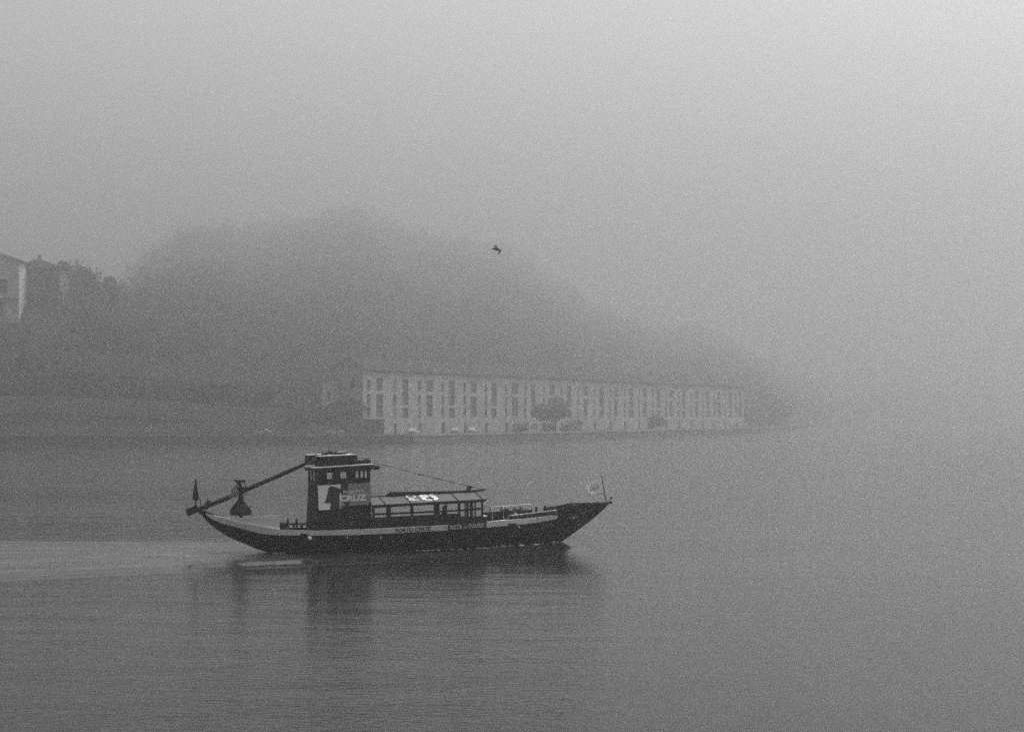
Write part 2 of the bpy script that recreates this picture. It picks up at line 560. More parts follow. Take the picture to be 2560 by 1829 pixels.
for o, k in zip(ops, kinds):
    closed = k == 'window' and random.random() < 0.3          # some shutters are shut
    pnl = window_panel(k, Z0, wx, wn_, o, M['wall_dark'] if closed else (M['window'] if k != 'loggia' else M['shutter']), wh, 0.12 if closed else (0.42 if k != 'loggia' else 0.49))
    if k == 'window':
        sl = MB()
        c0 = wx * (o[0] - 0.12) + Vector((0, 0, o[2] - 0.1)) + wn_ * 0.05
        sl.bar(c0, c0 + wx * (o[1] - o[0] + 0.24), 0.25, 0.12)
        sl.build('sill', M['pale_stone'], pnl)
    if k == 'loggia':
        for zf in ([o[2]] if o[3] - o[2] < 3 else [o[2], o[2] + (o[3] - o[2]) * 0.53]):
            rb = MB()
            c0 = wx * (o[0] + 0.02) + Vector((0, 0, zf + 1.0)) - wn_ * 0.1
            c1 = wx * (o[1] - 0.02) + Vector((0, 0, zf + 1.0)) - wn_ * 0.1
            rb.bar(c0, c1, 0.06, 0.08)
            rb.bar(c0 - Vector((0, 0, 0.94)), c1 - Vector((0, 0, 0.94)), 0.2, 0.1)
            rb.build('railing', M['stone'], pnl)
for o in gops:
    window_panel('window', go, -wd, -wx, o, M['window'], wh, 0.28)
mb = MB()
ev, ov = 0.7, 0.5
for dz in (0.0, 0.22):
    pass
def rp_(s, d, z): return wx * s + wd * d + Vector((0, 0, z))
A0, A1 = -ov, WL + ov
pr = [(-ev, WH - 0.35), (rs, WH + RH + 0.18), (WW + ev, WH - 0.25), (WW + ev, WH - 0.05), (rs, WH + RH + 0.42), (-ev, WH - 0.12)]
v = [rp_(A0, d, z) for d, z in pr] + [rp_(A1, d, z) for d, z in pr]
f = [(0, 1, 4, 5), (1, 2, 3, 4)]
f = [tuple(reversed(q)) for q in f] + [tuple(i + 6 for i in q) for q in f]
for i in range(6):
    j = (i + 1) % 6
    f.append((i, j, j + 6, i + 6))
mb.add(v, f)
roof = mb.build('roof', M['tile'], wh)
fix_normals(roof)
for k in range(9):
    s = WL * (0.06 + 0.105 * k)
    c = MB()
    p0 = rp_(s, rs + 0.8, WH + RH - 0.4)
    c.box(p0.x - 0.45, p0.x + 0.45, p0.y - 0.45, p0.y + 0.45, p0.z, p0.z + 2.0)
    c.box(p0.x - 0.55, p0.x + 0.55, p0.y - 0.55, p0.y + 0.55, p0.z + 2.0, p0.z + 2.2)
    c.build('chimney', M['stone'], roof)

# lean-to at the end of the warehouse
lw = empty('lean_to_annex', at(806, 1085, 529.6))
lw.scale = (0.72, 1.16, 1.3)
lw.location.z = QUAY_Z + 0.05
tag(lw, 'low pale annex with a sloping roof against the warehouse gable', 'annex')
mb = MB()
ops2 = [(1.6, 2.6, 6.0, 7.6)]
facade(mb, Z0, Vector((1, 0, 0)), Vector((0, -1, 0)), 4.6, 9.6, ops2, 0.3)
mb.add([(0, 0, 0), (0, 0, 9.6), (0, 5, 9.6), (0, 5, 0)], [(0, 1, 2, 3)])
mb.add([(4.6, 0, 0), (4.6, 5, 0), (4.6, 5, 9.6), (4.6, 0, 9.6)], [(0, 1, 2, 3)])
mb.build('wall', M['house_wall'], lw)
window_panel('window', Z0, Vector((1, 0, 0)), Vector((0, -1, 0)), ops2[0], M['window'], lw, 0.28)
mb = MB()
mb.prism([(-0.4, 9.62), (5.0, 10.5), (5.0, 10.8), (-0.4, 9.95)], -0.4, 5.4)
fix_normals(mb.build('roof', M['tile'], lw))

# dark shed on the quay in front of the warehouse corner
sh = empty('quay_shed', at(907, 1085, 523))
sh.scale = (1.15, 1.15, 1.15)
sh.location.z = QUAY_Z + 0.05
tag(sh, 'dark flat-roofed shed standing on the quay at the warehouse corner', 'shed')
mb = MB()
facade(mb, Z0, Vector((1, 0, 0)), Vector((0, -1, 0)), 4.2, 2.9, [(0.5, 3.7, 0.02, 2.4)], 0.25)
mb.add([(0, 0, 0), (0, 0, 2.9), (0, 2.6, 2.9), (0, 2.6, 0)], [(0, 1, 2, 3)])
mb.add([(4.2, 0, 0), (4.2, 2.6, 0), (4.2, 2.6, 2.9), (4.2, 0, 2.9)], [(0, 1, 2, 3)])
mb.build('wall', M['wall_dark'], sh)
MB().box(-0.2, 4.4, -0.25, 2.8, 2.9, 3.1).build('roof', M['stone'], sh)
MB().box(0.5, 3.7, 0.2, 0.26, 0.02, 2.4).build('roller_door', M['shutter'], sh)
MB().box(-0.38, -0.1, -0.1, 0.15, 0.0, 3.2).build('pale_post', M['pale_stone'], sh)

# ------------------------------------------------------------------ houses up on the slope
def house(name, label, x0, x1, ybase, ywall, Y, depth, roofh, wallm, hip=False, wins=(), balcony=None, ridge_x=None):
    A = at(x0, ybase, Y); B = at(x1, ybase, Y)
    top = at(x0, ywall, Y).z
    h = empty(name, (A.x, Y, A.z))
    tag(h, label, 'house', 'houses above the river')
    L, H = B.x - A.x, top - A.z
    ux, n = Vector((1, 0, 0)), Vector((0, -1, 0))
    mb = MB()
    ops = [(a * L, b * L, c * H, d * H) for a, b, c, d in wins]
    facade(mb, Z0, ux, n, L, H, ops, 0.3)
    mb.add([(0, 0, 0), (0, 0, H), (0, depth, H), (0, depth, 0)], [(0, 1, 2, 3)])
    mb.add([(L, 0, 0), (L, depth, 0), (L, depth, H), (L, 0, H)], [(0, 1, 2, 3)])
    mb.add([(0, depth, 0), (0, depth, H), (L, depth, H), (L, depth, 0)], [(0, 1, 2, 3)])
    mb.add([(0, 0, -6), (L, 0, -6), (L, 0, 0), (0, 0, 0)], [(0, 1, 2, 3)])
    mb.add([(L, 0, -6), (L, depth, -6), (L, depth, 0), (L, 0, 0)], [(0, 1, 2, 3)])
    rx = L / 2 if ridge_x is None else ridge_x * L
    if not hip:
        mb.add([(0, 0.01, H), (L, 0.01, H), (rx, 0.01, H + roofh - 0.2)], [(0, 1, 2)])
    mb.build('wall', wallm, h)
    for o in ops:
        w = window_panel('window', Z0, ux, n, o, M['window'], h, 0.26)
        s = MB()
        s.box(o[0] - 0.1, o[1] + 0.1, -0.08, 0.1, o[2] - 0.12, o[2] - 0.005)
        s.build('sill', M['pale_stone'], w)
    ov = 0.7
    mb = MB()
    if hip:
        v = [(-ov, -ov, H - 0.1), (L + ov, -ov, H - 0.1), (L + ov, depth + ov, H - 0.1), (-ov, depth + ov, H - 0.1),
             (rx - 0.6, depth / 2, H + roofh), (rx + 0.6, depth / 2, H + roofh)]
        mb.add(v, [(0, 1, 5, 4), (1, 2, 5), (2, 3, 4, 5), (3, 0, 4), (0, 3, 2, 1)])
    else:
        k = roofh / max(rx, L - rx)
        pr = [(-ov, H - ov * roofh / rx), (rx, H + roofh), (L + ov, H - ov * roofh / (L - rx)),
              (L + ov, H - ov * roofh / (L - rx) + 0.3), (rx, H + roofh + 0.3), (-ov, H - ov * roofh / rx + 0.3)]
        mb.prism(pr, -ov, depth + ov)
    r = fix_normals(mb.build('roof', M['tile'], h))
    MB().box(L * 0.3, L * 0.3 + 0.7, depth * 0.6, depth * 0.6 + 0.7, H + 0.2, H + roofh + 1.0).build('chimney', M['stone'], r)
    if balcony:
        a, b, c = balcony
        mb = MB()
        mb.box(a * L, b * L, -1.4, 0.0, c * H - 0.15, c * H)
        for q in np.arange(a * L + 0.06, b * L - 0.02, 0.5):
            mb.box(q - 0.04, q + 0.04, -1.36, -1.3, c * H, c * H + 0.9)
        mb.box(a * L, b * L, -1.4, -1.26, c * H + 0.9, c * H + 1.02)
        mb.build('balcony', M['pale_stone'], h)
    return h
house('hillside_house', 'white house with a dark square window above the quay, gable to the river', -150, 47, 800, 652, 566, 10, 3.1, M['house_wall'],
      wins=[(0.05, 0.22, 0.48, 0.72), (0.38, 0.55, 0.48, 0.72), (0.70, 0.85, 0.44, 0.69), (0.05, 0.2, 0.1, 0.32), (0.38, 0.55, 0.1, 0.32), (0.66, 0.80, 0.08, 0.32)],
      balcony=(0.0, 1.0, 0.37), ridge_x=0.55)
house('hillside_house', 'dark grey house with a hipped roof and a pale balcony beside the white house', 52, 150, 792, 668, 575, 10, 2.5, M['wall_dark'], hip=True,
      wins=[(0.12, 0.26, 0.62, 0.84), (0.62, 0.78, 0.62, 0.84), (0.12, 0.28, 0.2, 0.42), (0.62, 0.78, 0.2, 0.42)],
      balcony=(0.42, 0.98, 0.40), ridge_x=0.30)
g = empty('garden_pavilion', at(160, 812, 568))
tag(g, 'tiny pale garden pavilion below the hipped house', 'pavilion')
fm = MB(); facade(fm, Z0, Vector((1, 0, 0)), Vector((0, -1, 0)), 1.7, 2.2, [(0.5, 1.2, 0.02, 1.7)], 0.2)
fm.add([(0, 0, 0), (0, 0, 2.2), (0, 1.7, 2.2), (0, 1.7, 0)], [(0, 1, 2, 3)])
fm.add([(1.7, 0, 0), (1.7, 1.7, 0), (1.7, 1.7, 2.2), (1.7, 0, 2.2)], [(0, 1, 2, 3)])
fm.build('wall', M['house_wall'], g)
rm = MB(); rm.add([(-.2, -.2, 2.2), (1.9, -.2, 2.2), (1.9, 1.9, 2.2), (-.2, 1.9, 2.2), (.85, .85, 3.0)], [(0, 1, 4), (1, 2, 4), (2, 3, 4), (3, 0, 4), (3, 2, 1, 0)])
rm.build('roof', M['tile'], g)
MB().box(0.5, 1.2, 0.18, 0.22, 0.02, 1.7).build('door', M['shutter'], g)

# retaining walls of the terraces
def terrace(label, pts, Y, hgt, m):
    t = MB()
    P = [at(x, y, Y + dy) for x, y, dy in pts]
    o0 = P[0].copy()
    for a, b in zip(P[:-1], P[1:]):
        v = []
        for q in (a - o0, b - o0):
            v += [q + Vector((0, 0, -3.0)), q + Vector((0, 0, hgt)), q + Vector((0, 1.2, hgt)), q + Vector((0, 1.2, -3.0))]
        t.add(v, [(0, 1, 5, 4), (1, 2, 6, 5), (2, 3, 7, 6), (3, 0, 4, 7), (0, 3, 2, 1), (4, 5, 6, 7)])
    o = t.build('retaining_wall', m)
    o.location = o0
    tag(o, label, 'wall', 'terrace walls on the slope')
terrace('upper pale retaining wall of a sloping road, level with the warehouse eaves', [(-260, 880, 14), (60, 890, 14), (300, 908, 10), (480, 922, 8), (640, 932, 8), (812, 940, 8)], 536, 1.9, M['terrace_stone'])
terrace('lower retaining wall just above the quayside trees', [(-260, 996, 0), (120, 1000, 0), (420, 1013, 0), (560, 1024, 0), (720, 1032, 0)], 533, 0.9, M['terrace_stone'])

# ------------------------------------------------------------------ trees
def leaf_cloud(n, rx, rz, size, seed, lobes=7):
    r2 = np.random.default_rng(seed)
    cs = r2.normal(0, 0.45, (lobes, 3)) * np.array([rx, rx, rz * 0.8])
    cs[:, 2] += rz * 0.1
    pick = r2.integers(0, lobes, n)
    d = r2.normal(0, 1, (n, 3))
    d /= np.linalg.norm(d, axis=1)[:, None]
    rad = r2.uniform(0.55, 1.0, n) ** 0.5
    c = cs[pick] + d * rad[:, None] * np.array([rx, rx, rz]) * 0.55
    a = r2.normal(0, 1, (n, 3)); a /= np.linalg.norm(a, axis=1)[:, None]
    b = np.cross(a, r2.normal(0, 1, (n, 3))); b /= np.linalg.norm(b, axis=1)[:, None]
    s = size * r2.uniform(0.6, 1.3, n)[:, None]
    q = np.stack([c - a * s - b * s * 0.6, c + a * s - b * s * 0.6, c + a * s * 0.8 + b * s * 0.7, c - a * s * 0.8 + b * s * 0.7], 1)
    return q                                             # n, 4, 3

def quads_object(name, quads, m, parent=None):
    n = quads.shape[0]
    me = bpy.data.meshes.new(name)
    me.vertices.add(n * 4); me.loops.add(n * 4); me.polygons.add(n)
    me.vertices.foreach_set('co', quads.reshape(-1).astype(np.float32))
    me.loops.foreach_set('vertex_index', np.arange(n * 4, dtype=np.int32))
    me.polygons.foreach_set('loop_start', np.arange(0, n * 4, 4, dtype=np.int32))
    me.polygons.foreach_set('loop_total', np.full(n, 4, dtype=np.int32))
    me.update()
    return link(name, me, m, parent)

def tree(label, px, ytop, Y, ground, rx, seed, group='trees on the far bank', name='broadleaf_tree'):
    top = at(px, ytop, Y)
    H = top.z - ground
    t = empty(name, (top.x, Y, ground))
    tag(t, label, 'tree', group)
    r2 = random.Random(seed)
    mb = MB()
    mb.tube([(0, 0, -0.6), (0.05, 0, H * 0.25), (0.15, 0.1, H * 0.5), (0.1, 0, H * 0.75)], [H * 0.035, H * 0.028, H * 0.02, H * 0.008], 8)
    for k in range(6):
        a = r2.uniform(0, 6.28); z0 = H * r2.uniform(0.25, 0.5)
        mb.tube([(0.08, 0.03, z0), (math.cos(a) * rx * 0.3, math.sin(a) * rx * 0.3, z0 + H * 0.14), (math.cos(a) * rx * 0.65, math.sin(a) * rx * 0.65, z0 + H * 0.24)], [H * 0.014, H * 0.009, H * 0.003], 6)
    mb.build('trunk', M['bark'], t)
    q = leaf_cloud(2600, rx, H * 0.42, 0.27, seed, 9)
    q[..., 2] += H * 0.60
    quads_object('crown', q, M['foliage'], t)
    return t
tree('round dark tree growing in front of the middle of the warehouse', 1388, 994, 622, QUAY_Z, 4.4, 11)
tree('broad dark bushy tree beside the pale annex', 846, 1000, 526, QUAY_Z, 4.8, 12)
tree('dark tree against the quay left of the broad bushy tree', 742, 1012, 530, QUAY_Z, 4.3, 13)
tree('small bare-edged tree beside the hipped house', 205, 668, 592, 34, 4.8, 14)
tree('tall thin tree behind the garden pavilion', 250, 700, 598, 32, 3.7, 15)
tree('low tree at the far end of the warehouse', 1640, 1040, 742, QUAY_Z, 3.6, 16)
tree('wide tree standing beyond the warehouse end', 1935, 1000, 985, QUAY_Z, 7.5, 17)
tree('faint wide tree farther along the bank beyond the warehouse', 2060, 1000, 1760, QUAY_Z, 13, 18)

def shrub(label, px, Y, w, hgt, seed):
    c = at(px, 1085, Y)
    t = empty('quay_shrub', (c.x, Y, QUAY_Z))
    tag(t, label, 'shrub', 'dark shrubs along the warehouse front')
    st_ = MB()
    for k in range(5):
        a = k * 1.256 + seed
        st_.tube([(0, 0, -0.3), (0.25 * w * math.cos(a), 0.25 * w * math.sin(a), hgt * 0.6)], [0.06, 0.02], 5)
    st_.build('stem', M['bark'], t)
    q = leaf_cloud(700, w, hgt * 0.55, 0.2, 300 + seed, 8)
    q[..., 2] = np.maximum(q[..., 2] + hgt * 0.5, 0.03)
    quads_object('foliage', q, M['foliage'], t)
shrub('low dark shrub at the foot of the round tree by the warehouse', 1372, 617, 2.4, 2.6, 1)
shrub('spreading dark shrub just past the round tree by the warehouse', 1425, 640, 3.2, 2.4, 2)
shrub('small dark shrub between the parked cars and the round tree', 1300, 585, 2.2, 1.9, 3)
# woodland on the slopes: one mass
protos = [leaf_cloud(115, 1, 1, 0.105, 100 + k, 7) for k in range(8)]
allq = []
N = 9800
pxr = rng.uniform(-1400, 3000, N * 3)
u01 = rng.uniform(0, 1, N * 3)
orr = 22 + 1450 * u01 ** 2.1
keep = 0
for k in range(N * 3):
    px, o = pxr[k], orr[k]
    d = float(shore(px)) + o
    flat = np.interp(px, [-900, 700, 905, 1040, 1880, 2000, 3400], [26, 26, 42, 75, 92, 40, 32])
    if o < flat:
        continue
    yline = HORIZON - (float(terrain_z(np.array(px), np.array(o))) - CAM_H) / d * F
    if px < 175 and o < 900 and yline < 885:           # gardens round the houses
        continue
    if -60 < px < 820 and o < 80 and abs(yline - np.interp(px, [225, 812], [905, 945])) < 11 and px > 200:
        continue                                       # the road shelf
    z = float(terrain_z(np.array(px), np.array(o)))
    r = rng.uniform(2.0, 4.6) * (1 + o / 1500.0)
    hgt = r * rng.uniform(0.9, 1.5)
    q = protos[k % 8]
    an = rng.uniform(0, 6.28)
    c, s = math.cos(an), math.sin(an)
    qq = np.empty_like(q)
    qq[..., 0] = (q[..., 0] * c - q[..., 1] * s) * r + (px - 1280) / F * d
    qq[..., 1] = (q[..., 0] * s + q[..., 1] * c) * r + d
    qq[..., 2] = q[..., 2] * hgt + z + hgt * 0.65
    allq.append(qq)
    keep += 1
    if keep >= N:
        break
wood = quads_object('woodland', np.concatenate(allq), M['foliage'])
tag(wood, 'dense dark woodland covering the far slopes', 'woodland', kind='stuff')

# ------------------------------------------------------------------ parked cars on the quay
def make_car(paint):
    c = empty('parked_car')
    prof = [(-2.1, 0.35), (-2.12, 0.75), (-1.95, 0.92), (-1.35, 0.98), (-0.75, 1.42), (0.65, 1.46), (1.45, 0.98), (2.05, 0.82), (2.12, 0.4), (2.0, 0.28), (-2.0, 0.28)]
    b = MB().prism(prof, -0.82, 0.82).build('body', paint, c)
    fix_normals(b); bevel(b, 0.08, 2)
    for y in (-0.825, 0.815):
        MB().prism([(-1.15, 1.0), (-0.68, 1.36), (0.0, 1.38), (0.0, 1.0)], y, y + 0.01).build('side_window', M['window'], c)
        MB().prism([(0.07, 1.0), (0.07, 1.38), (0.6, 1.38), (1.2, 1.0)], y, y + 0.01).build('side_window', M['window'], c)
    for x in (-1.3, 1.3):
        for y in (-0.86, 0.66):
            w = MB()
            w.tube([(x, y, 0.32), (x, y + 0.2, 0.32)], 0.32, 14)
            wh_ = w.build('wheel', M['rubber'], c)
            MB().tube([(x, y - 0.01, 0.32), (x, y + 0.21, 0.32)], 0.18, 10).build('rim', M['car_grey'], wh_)
    for y in (-0.6, 0.6):
        MB().box(2.06, 2.13, y - 0.16, y + 0.16, 0.62, 0.76).build('headlight', M['white'], c)
    return c
def copy_tree(o, parent=None):
    c = o.copy(); col.objects.link(c); c.parent = parent
    for ch in o.children:
        copy_tree(ch, c)
    return c
car_w = make_car(M['car_paint'])
def put_car(first, src, px, o, rz, label):
    c = src if first else copy_tree(src)
    p_ = shore_pt(px, o, QUAY_Z + 0.06)
    c.location = p_; c.rotation_euler = (0, 0, rz)
    tag(c, label, 'car', 'white cars parked on the quay')
    return c
rzb = math.atan2(wx.y, wx.x)
put_car(True, car_w, 838, 3.5, R(3), 'white parked car on the quay just left of the dark shed')
put_car(False, car_w, 655, 5.5, R(-4), 'white parked car alone at the foot of the wooded slope')
put_car(False, car_w, 1036, 14.0, rzb, 'white parked car in front of the warehouse, closest to the dark shed')
put_car(False, car_w, 1142, 15.0, rzb, 'white parked car in the middle of the warehouse front')
put_car(False, car_w, 1184, 14.0, rzb + R(180), 'white parked car in front of the warehouse, closest to the round tree')

# ------------------------------------------------------------------ the river boat
ORI = (Vector((0, 0, CAM_H)) - BOAT_O) / BS
CL = Vector((ORI.dot(BA), ORI.dot(BB), CAM_H / BS))
def L(x, y, yl):
    """photo pixel -> boat coordinates (u, z) on the plane `yl` metres to port of the keel"""
    d = ray(x, y)
    dl = Vector((d.dot(BA), d.dot(BB), d.z))
    t = (yl - CL.y) / dl.y
    return (CL.x + dl.x * t, CL.z + dl.z * t)
def L3(x, y, yl):
    u, z = L(x, y, yl)
    return Vector((u, yl, z))

boat = empty('river_boat', BOAT_O, PSI)
boat.scale = (BS, BS, BS)
tag(boat, 'dark wooden river boat with tower wheelhouse, roofed cabin and long steering oar', 'boat')

# lines of the hull traced on the near side: px, py, half-beam
TOP = [(503, 1274.5, .10), (514, 1281, .28), (532, 1287.5, .55), (551, 1293, .80), (575, 1300, 1.08), (600, 1306, 1.32), (640, 1314, 1.62), (697, 1323.5, 1.90), (768, 1326, 2.08),
       (823, 1326, 2.15), (900, 1323, 2.22), (1012, 1318, 2.25), (1122, 1312, 2.24), (1214, 1305, 2.14), (1270, 1299.6, 2.00), (1330, 1295, 1.76),
       (1394, 1286.5, 1.38), (1430, 1280.5, 1.08), (1465, 1273, .74), (1495, 1265, .42), (1515, 1259, .20), (1525, 1255.5, .07)]
SB = [(503, 1276, .10), (510, 1281, .2), (523, 1293, .42), (543, 1303, .7), (569, 1311.5, 1.0), (599, 1319, 1.3), (625, 1327, 1.5), (662, 1335, 1.75), (699, 1337.5, 1.90), (798, 1338, 2.10),
      (900, 1336, 2.2), (1012, 1331, 2.23), (1122, 1325, 2.22), (1214, 1318, 2.12), (1297, 1311, 1.88), (1347, 1305, 1.66), (1395, 1295.5, 1.36)]
KEEL = [(497, 1277), (505, 1288), (514, 1299.5), (532, 1316), (551, 1329), (569, 1340), (593, 1351), (640, 1371), (700, 1390)]
KEELB = [(1390, 1364), (1412, 1347), (1437, 1329.5), (1464, 1310), (1489, 1290.5), (1506, 1275.5), (1525, 1256.5)]
tp = np.array([(*L(x, y, -b), b) for x, y, b in TOP])
sb = np.array([L(x, y, -b) for x, y, b in SB])
kl = np.array([L(x, y, 0) for x, y in KEEL] + [(-6.5, -0.62), (0, -0.7), (6.5, -0.62)] + [L(x, y, 0) for x, y in KEELB])
U0, U1 = tp[0, 0], tp[-1, 0]
def zt(u): return np.interp(u, tp[:, 0], tp[:, 1])
def bh(u): return np.interp(u, tp[:, 0], tp[:, 2])
def zs_(u): return np.interp(u, sb[:, 0], sb[:, 1])
def zk(u): return np.minimum(np.interp(u, kl[:, 0], kl[:, 1]), zt(u) - 0.05)
def yh(u, z):
    s = np.clip((z - zk(u)) / (zt(u) - zk(u)), 0.0, 1.3)
    e = 0.30 + 0.55 * (1 - np.clip(bh(u) / 1.9, 0, 1))
    return bh(u) * (0.06 + 0.94 * s ** e)

us = np.linspace(U0, U1, 90)
NS = 12
hv, hf = [], []
for side in (-1, 1):
    base = len(hv)
    for u in us:
        for k in range(NS + 1):
            s = (k / NS)
            z = zk(u) + (zt(u) - zk(u)) * s ** 1.15
            lap = 0.018 * (1 - ((k * 1.0) % 2)) * min(1, bh(u))      # lapped strakes
            hv.append((u, side * (yh(u, z) + lap), z))
    for i in range(len(us) - 1):
        for k in range(NS):
            a = base + i * (NS + 1) + k
            q = (a, a + NS + 1, a + NS + 2, a + 1)
            hf.append(q if side < 0 else q[::-1])
n1 = len(us) * (NS + 1)
for i in range(len(us) - 1):                                        # flat bottom
    a, b = i * (NS + 1), n1 + i * (NS + 1)
    hf.append((a, b, b + NS + 1, a + NS + 1))
hull_mb = MB(); hull_mb.v, hull_mb.f = hv, hf
hull = hull_mb.build('hull', M['hull'], boat)
# solid ends
for u, du_, nm in ((U0, -0.10, 'stern_post'), (U1, 0.12, 'stem_post')):
    p_bot, p_top = float(zk(u)), float(zt(u))
    MB().box(min(u, u + du_), max(u, u + du_), -0.09, 0.09, p_bot - 0.02, p_top + 0.06).build(nm, M['hull'], boat)

def strip(name, u0, u1, zlo, zhi, out, m, n=60, sides=(-1, 1), thick=0.05, parent=None):
    mb = MB()
    uu = np.linspace(u0, u1, n)
    for sd_ in sides:
        v = []
        for u in uu:
            for z in (zlo(u), zhi(u)):
                y = yh(u, z) + out
                v.append((u, sd_ * y, z)); v.append((u, sd_ * (y - thick), z))
        f = []
        for i in range(n - 1):
            a, b = i * 4, i * 4 + 4
            f += [(a, b, b + 2, a + 2), (a + 2, b + 2, b + 3, a + 3), (a + 3, b + 3, b + 1, a + 1), (a + 1, b + 1, b, a)]
        f += [(0, 2, 3, 1), (4 * n - 4, 4 * n - 3, 4 * n - 1, 4 * n - 2)]
        mb.add(v, f)
    return fix_normals(mb.build(name, m, parent or boat))
uS = L(514, 1281, -.28)[0]; uE = L(1394, 1287, -1.38)[0]
strip('pale_strake', uS, uE, lambda u: float(zs_(u)), lambda u: float(zt(u)) + 0.012, 0.03, M['pale_paint'], 80, thick=0.10)
# deck inside the hull
mb = MB()
uu = np.linspace(L(560, 1296, -.8)[0], L(1490, 1266, -.4)[0], 50)
v = []
def zdeck(u): return float(min(zt(u) - 0.16, 1.35))
for u in uu:
    y = float(yh(u, zdeck(u))) - 0.06
    v += [(u, -y, zdeck(u)), (u, y, zdeck(u))]
mb.add(v, [(2 * i, 2 * i + 2, 2 * i + 3, 2 * i + 1) for i in range(len(uu) - 1)])
mb.build('deck', M['deck'], boat)

# raised pale stern bulwark
pl = np.array([L(x, y, -b) for x, y, b in ((540, 1289, .70), (551, 1290.5, .80), (573, 1293.5, 1.06), (606, 1294.5, 1.36), (640, 1292, 1.6), (660, 1290, 1.72), (688, 1286.6, 1.86), (699, 1287, 1.88))])
strip('stern_bulwark', pl[0, 0], pl[-1, 0], lambda u: float(zt(u)) + 0.014, lambda u: max(float(zt(u)) + 0.03, float(np.interp(u, pl[:, 0], pl[:, 1]))), -0.06, M['pale_paint'], 30, sides=(-1,), thick=0.06)
strip('stern_bulwark', pl[0, 0], pl[-1, 0], lambda u: float(zt(u)) + 0.014, lambda u: float(zt(u)) + 0.03 + 0.55 * max(0.0, float(np.interp(u, pl[:, 0], pl[:, 1])) - float(zt(u)) - 0.03), -0.06, M['pale_paint'], 30, sides=(1,), thick=0.06)
# dark raised bow bulwark
bl = np.array([L(x, y, -b) for x, y, b in ((1394, 1272.5, 1.38), (1422, 1268, 1.12), (1440, 1263, .98), (1447, 1260, .92), (1481, 1258, .55), (1507, 1256, .28), (1524, 1254, .07))])
strip('bow_bulwark', bl[0, 0], bl[-1, 0], lambda u: float(zt(u)) - 0.02, lambda u: max(float(zt(u)) + 0.03, float(np.interp(u, bl[:, 0], bl[:, 1]))), 0.015, M['hull'], 40, thick=0.07)
# foredeck cover at the bow
mb = MB()
uu = np.linspace(L(1446, 1262, -.9)[0], U1 - 0.05, 16)
v = []
for u in uu:
    z = float(np.interp(u, bl[:, 0], bl[:, 1])) - 0.08
    y = float(yh(u, z)) - 0.02
    v += [(u, -y, z), (u, y, z)]
mb.add(v, [(2 * i, 2 * i + 2, 2 * i + 3, 2 * i + 1) for i in range(len(uu) - 1)])
mb.build('foredeck', M['dark_wood'], boat)

def poly(pts, yl): return [L(x, y, yl) for x, y in pts]
def prism_px(name, pts, y0, y1, m, parent=None, plane=None, bev=0.0):
    mb = MB().prism(poly(pts, y0 if plane is None else plane), y0, y1)
    o = fix_normals(mb.build(name, m, parent or boat))
    if bev: bevel(o, bev, 2)
    return o

# ---- tower wheelhouse
TN, TF = -1.35, 1.35
tower = prism_px('tower', [(793.5, 1212), (926, 1204.5), (929, 1324), (788, 1329)], TN, TF, M['dark_wood'])
# upper gallery: uprights, rail and lintel around the open windows
def tower_post(x0, x1, ytop, ybot, y0, y1):
    return prism_px('gallery_post', [(x0, ytop), (x1, ytop - 0.4), (x1 + 0.6, ybot - 0.4), (x0 + 0.6, ybot)], y0, y1, M['dark_wood'], tower)
for x0, x1, t_, b_2 in ((792.5, 817, 1178, 1213), (831, 840, 1178, 1211), (842, 851, 1178, 1211), (866, 889, 1177, 1209), (896, 901, 1176, 1208), (908, 912, 1176, 1207), (917, 925.5, 1175, 1206)):
    tower_post(x0, x1, t_, b_2, TN + 0.003, TN + 0.08)
prism_px('gallery_rail', [(793, 1198), (925, 1193), (925.7, 1206.5), (793.3, 1213.5)], TN + 0.006, TN + 0.07, M['dark_wood'], tower)
prism_px('gallery_lintel', [(790.5, 1171), (930, 1162.5), (929, 1176), (792, 1182.5)], TN - 0.02, TN + 0.10, M['dark_wood'], tower)
uT0, uT1 = L(793.5, 1212, TN)[0], L(926, 1204.5, TN)[0]
zT0, zT1 = L(793.5, 1212, TN)[1], L(926, 1204.5, TN)[1]
zL0, zL1 = L(793.5, 1180, TN)[1], L(926, 1174, TN)[1]
# far side and end posts, seen through the openings
for u, zb, zt_ in ((uT0 + 0.06, zT0, zL0), (uT0 + 1.55, zT0, zL0 + 0.07), (uT1 - 0.06, zT1, zL1)):
    MB().box(u - 0.06, u + 0.06, TF - 0.12, TF - 0.004, zb - 0.05, zt_ + 0.25).build('gallery_post', M['dark_wood'], tower)
for y in (-0.55, 0.35):
    MB().box(uT0 + 0.004, uT0 + 0.1, y - 0.09, y + 0.09, zT0 - 0.05, zL0 + 0.2).build('gallery_post', M['dark_wood'], tower)
MB().box(uT0 + 0.002, uT0 + 0.08, TN + 0.09, TF - 0.13, zT0 - 0.05, zT0 + 0.18).build('gallery_rail', M['dark_wood'], tower)
MB().box(uT1 - 0.08, uT1 - 0.002, TN + 0.09, TF - 0.13, zT1 - 0.05, zT1 + 0.22).build('gallery_rail', M['dark_wood'], tower)
MB().box(uT0 + 0.1, uT1 - 0.1, TF - 0.09, TF - 0.01, (zT0 + zT1) / 2 - 0.2, (zT0 + zT1) / 2 + 0.1).build('gallery_rail', M['dark_wood'], tower)
MB().box(uT0 + 0.1, uT1 - 0.1, TF - 0.10, TF - 0.012, zL0 + 0.0, zL0 + 0.26).build('gallery_lintel', M['dark_wood'], tower)
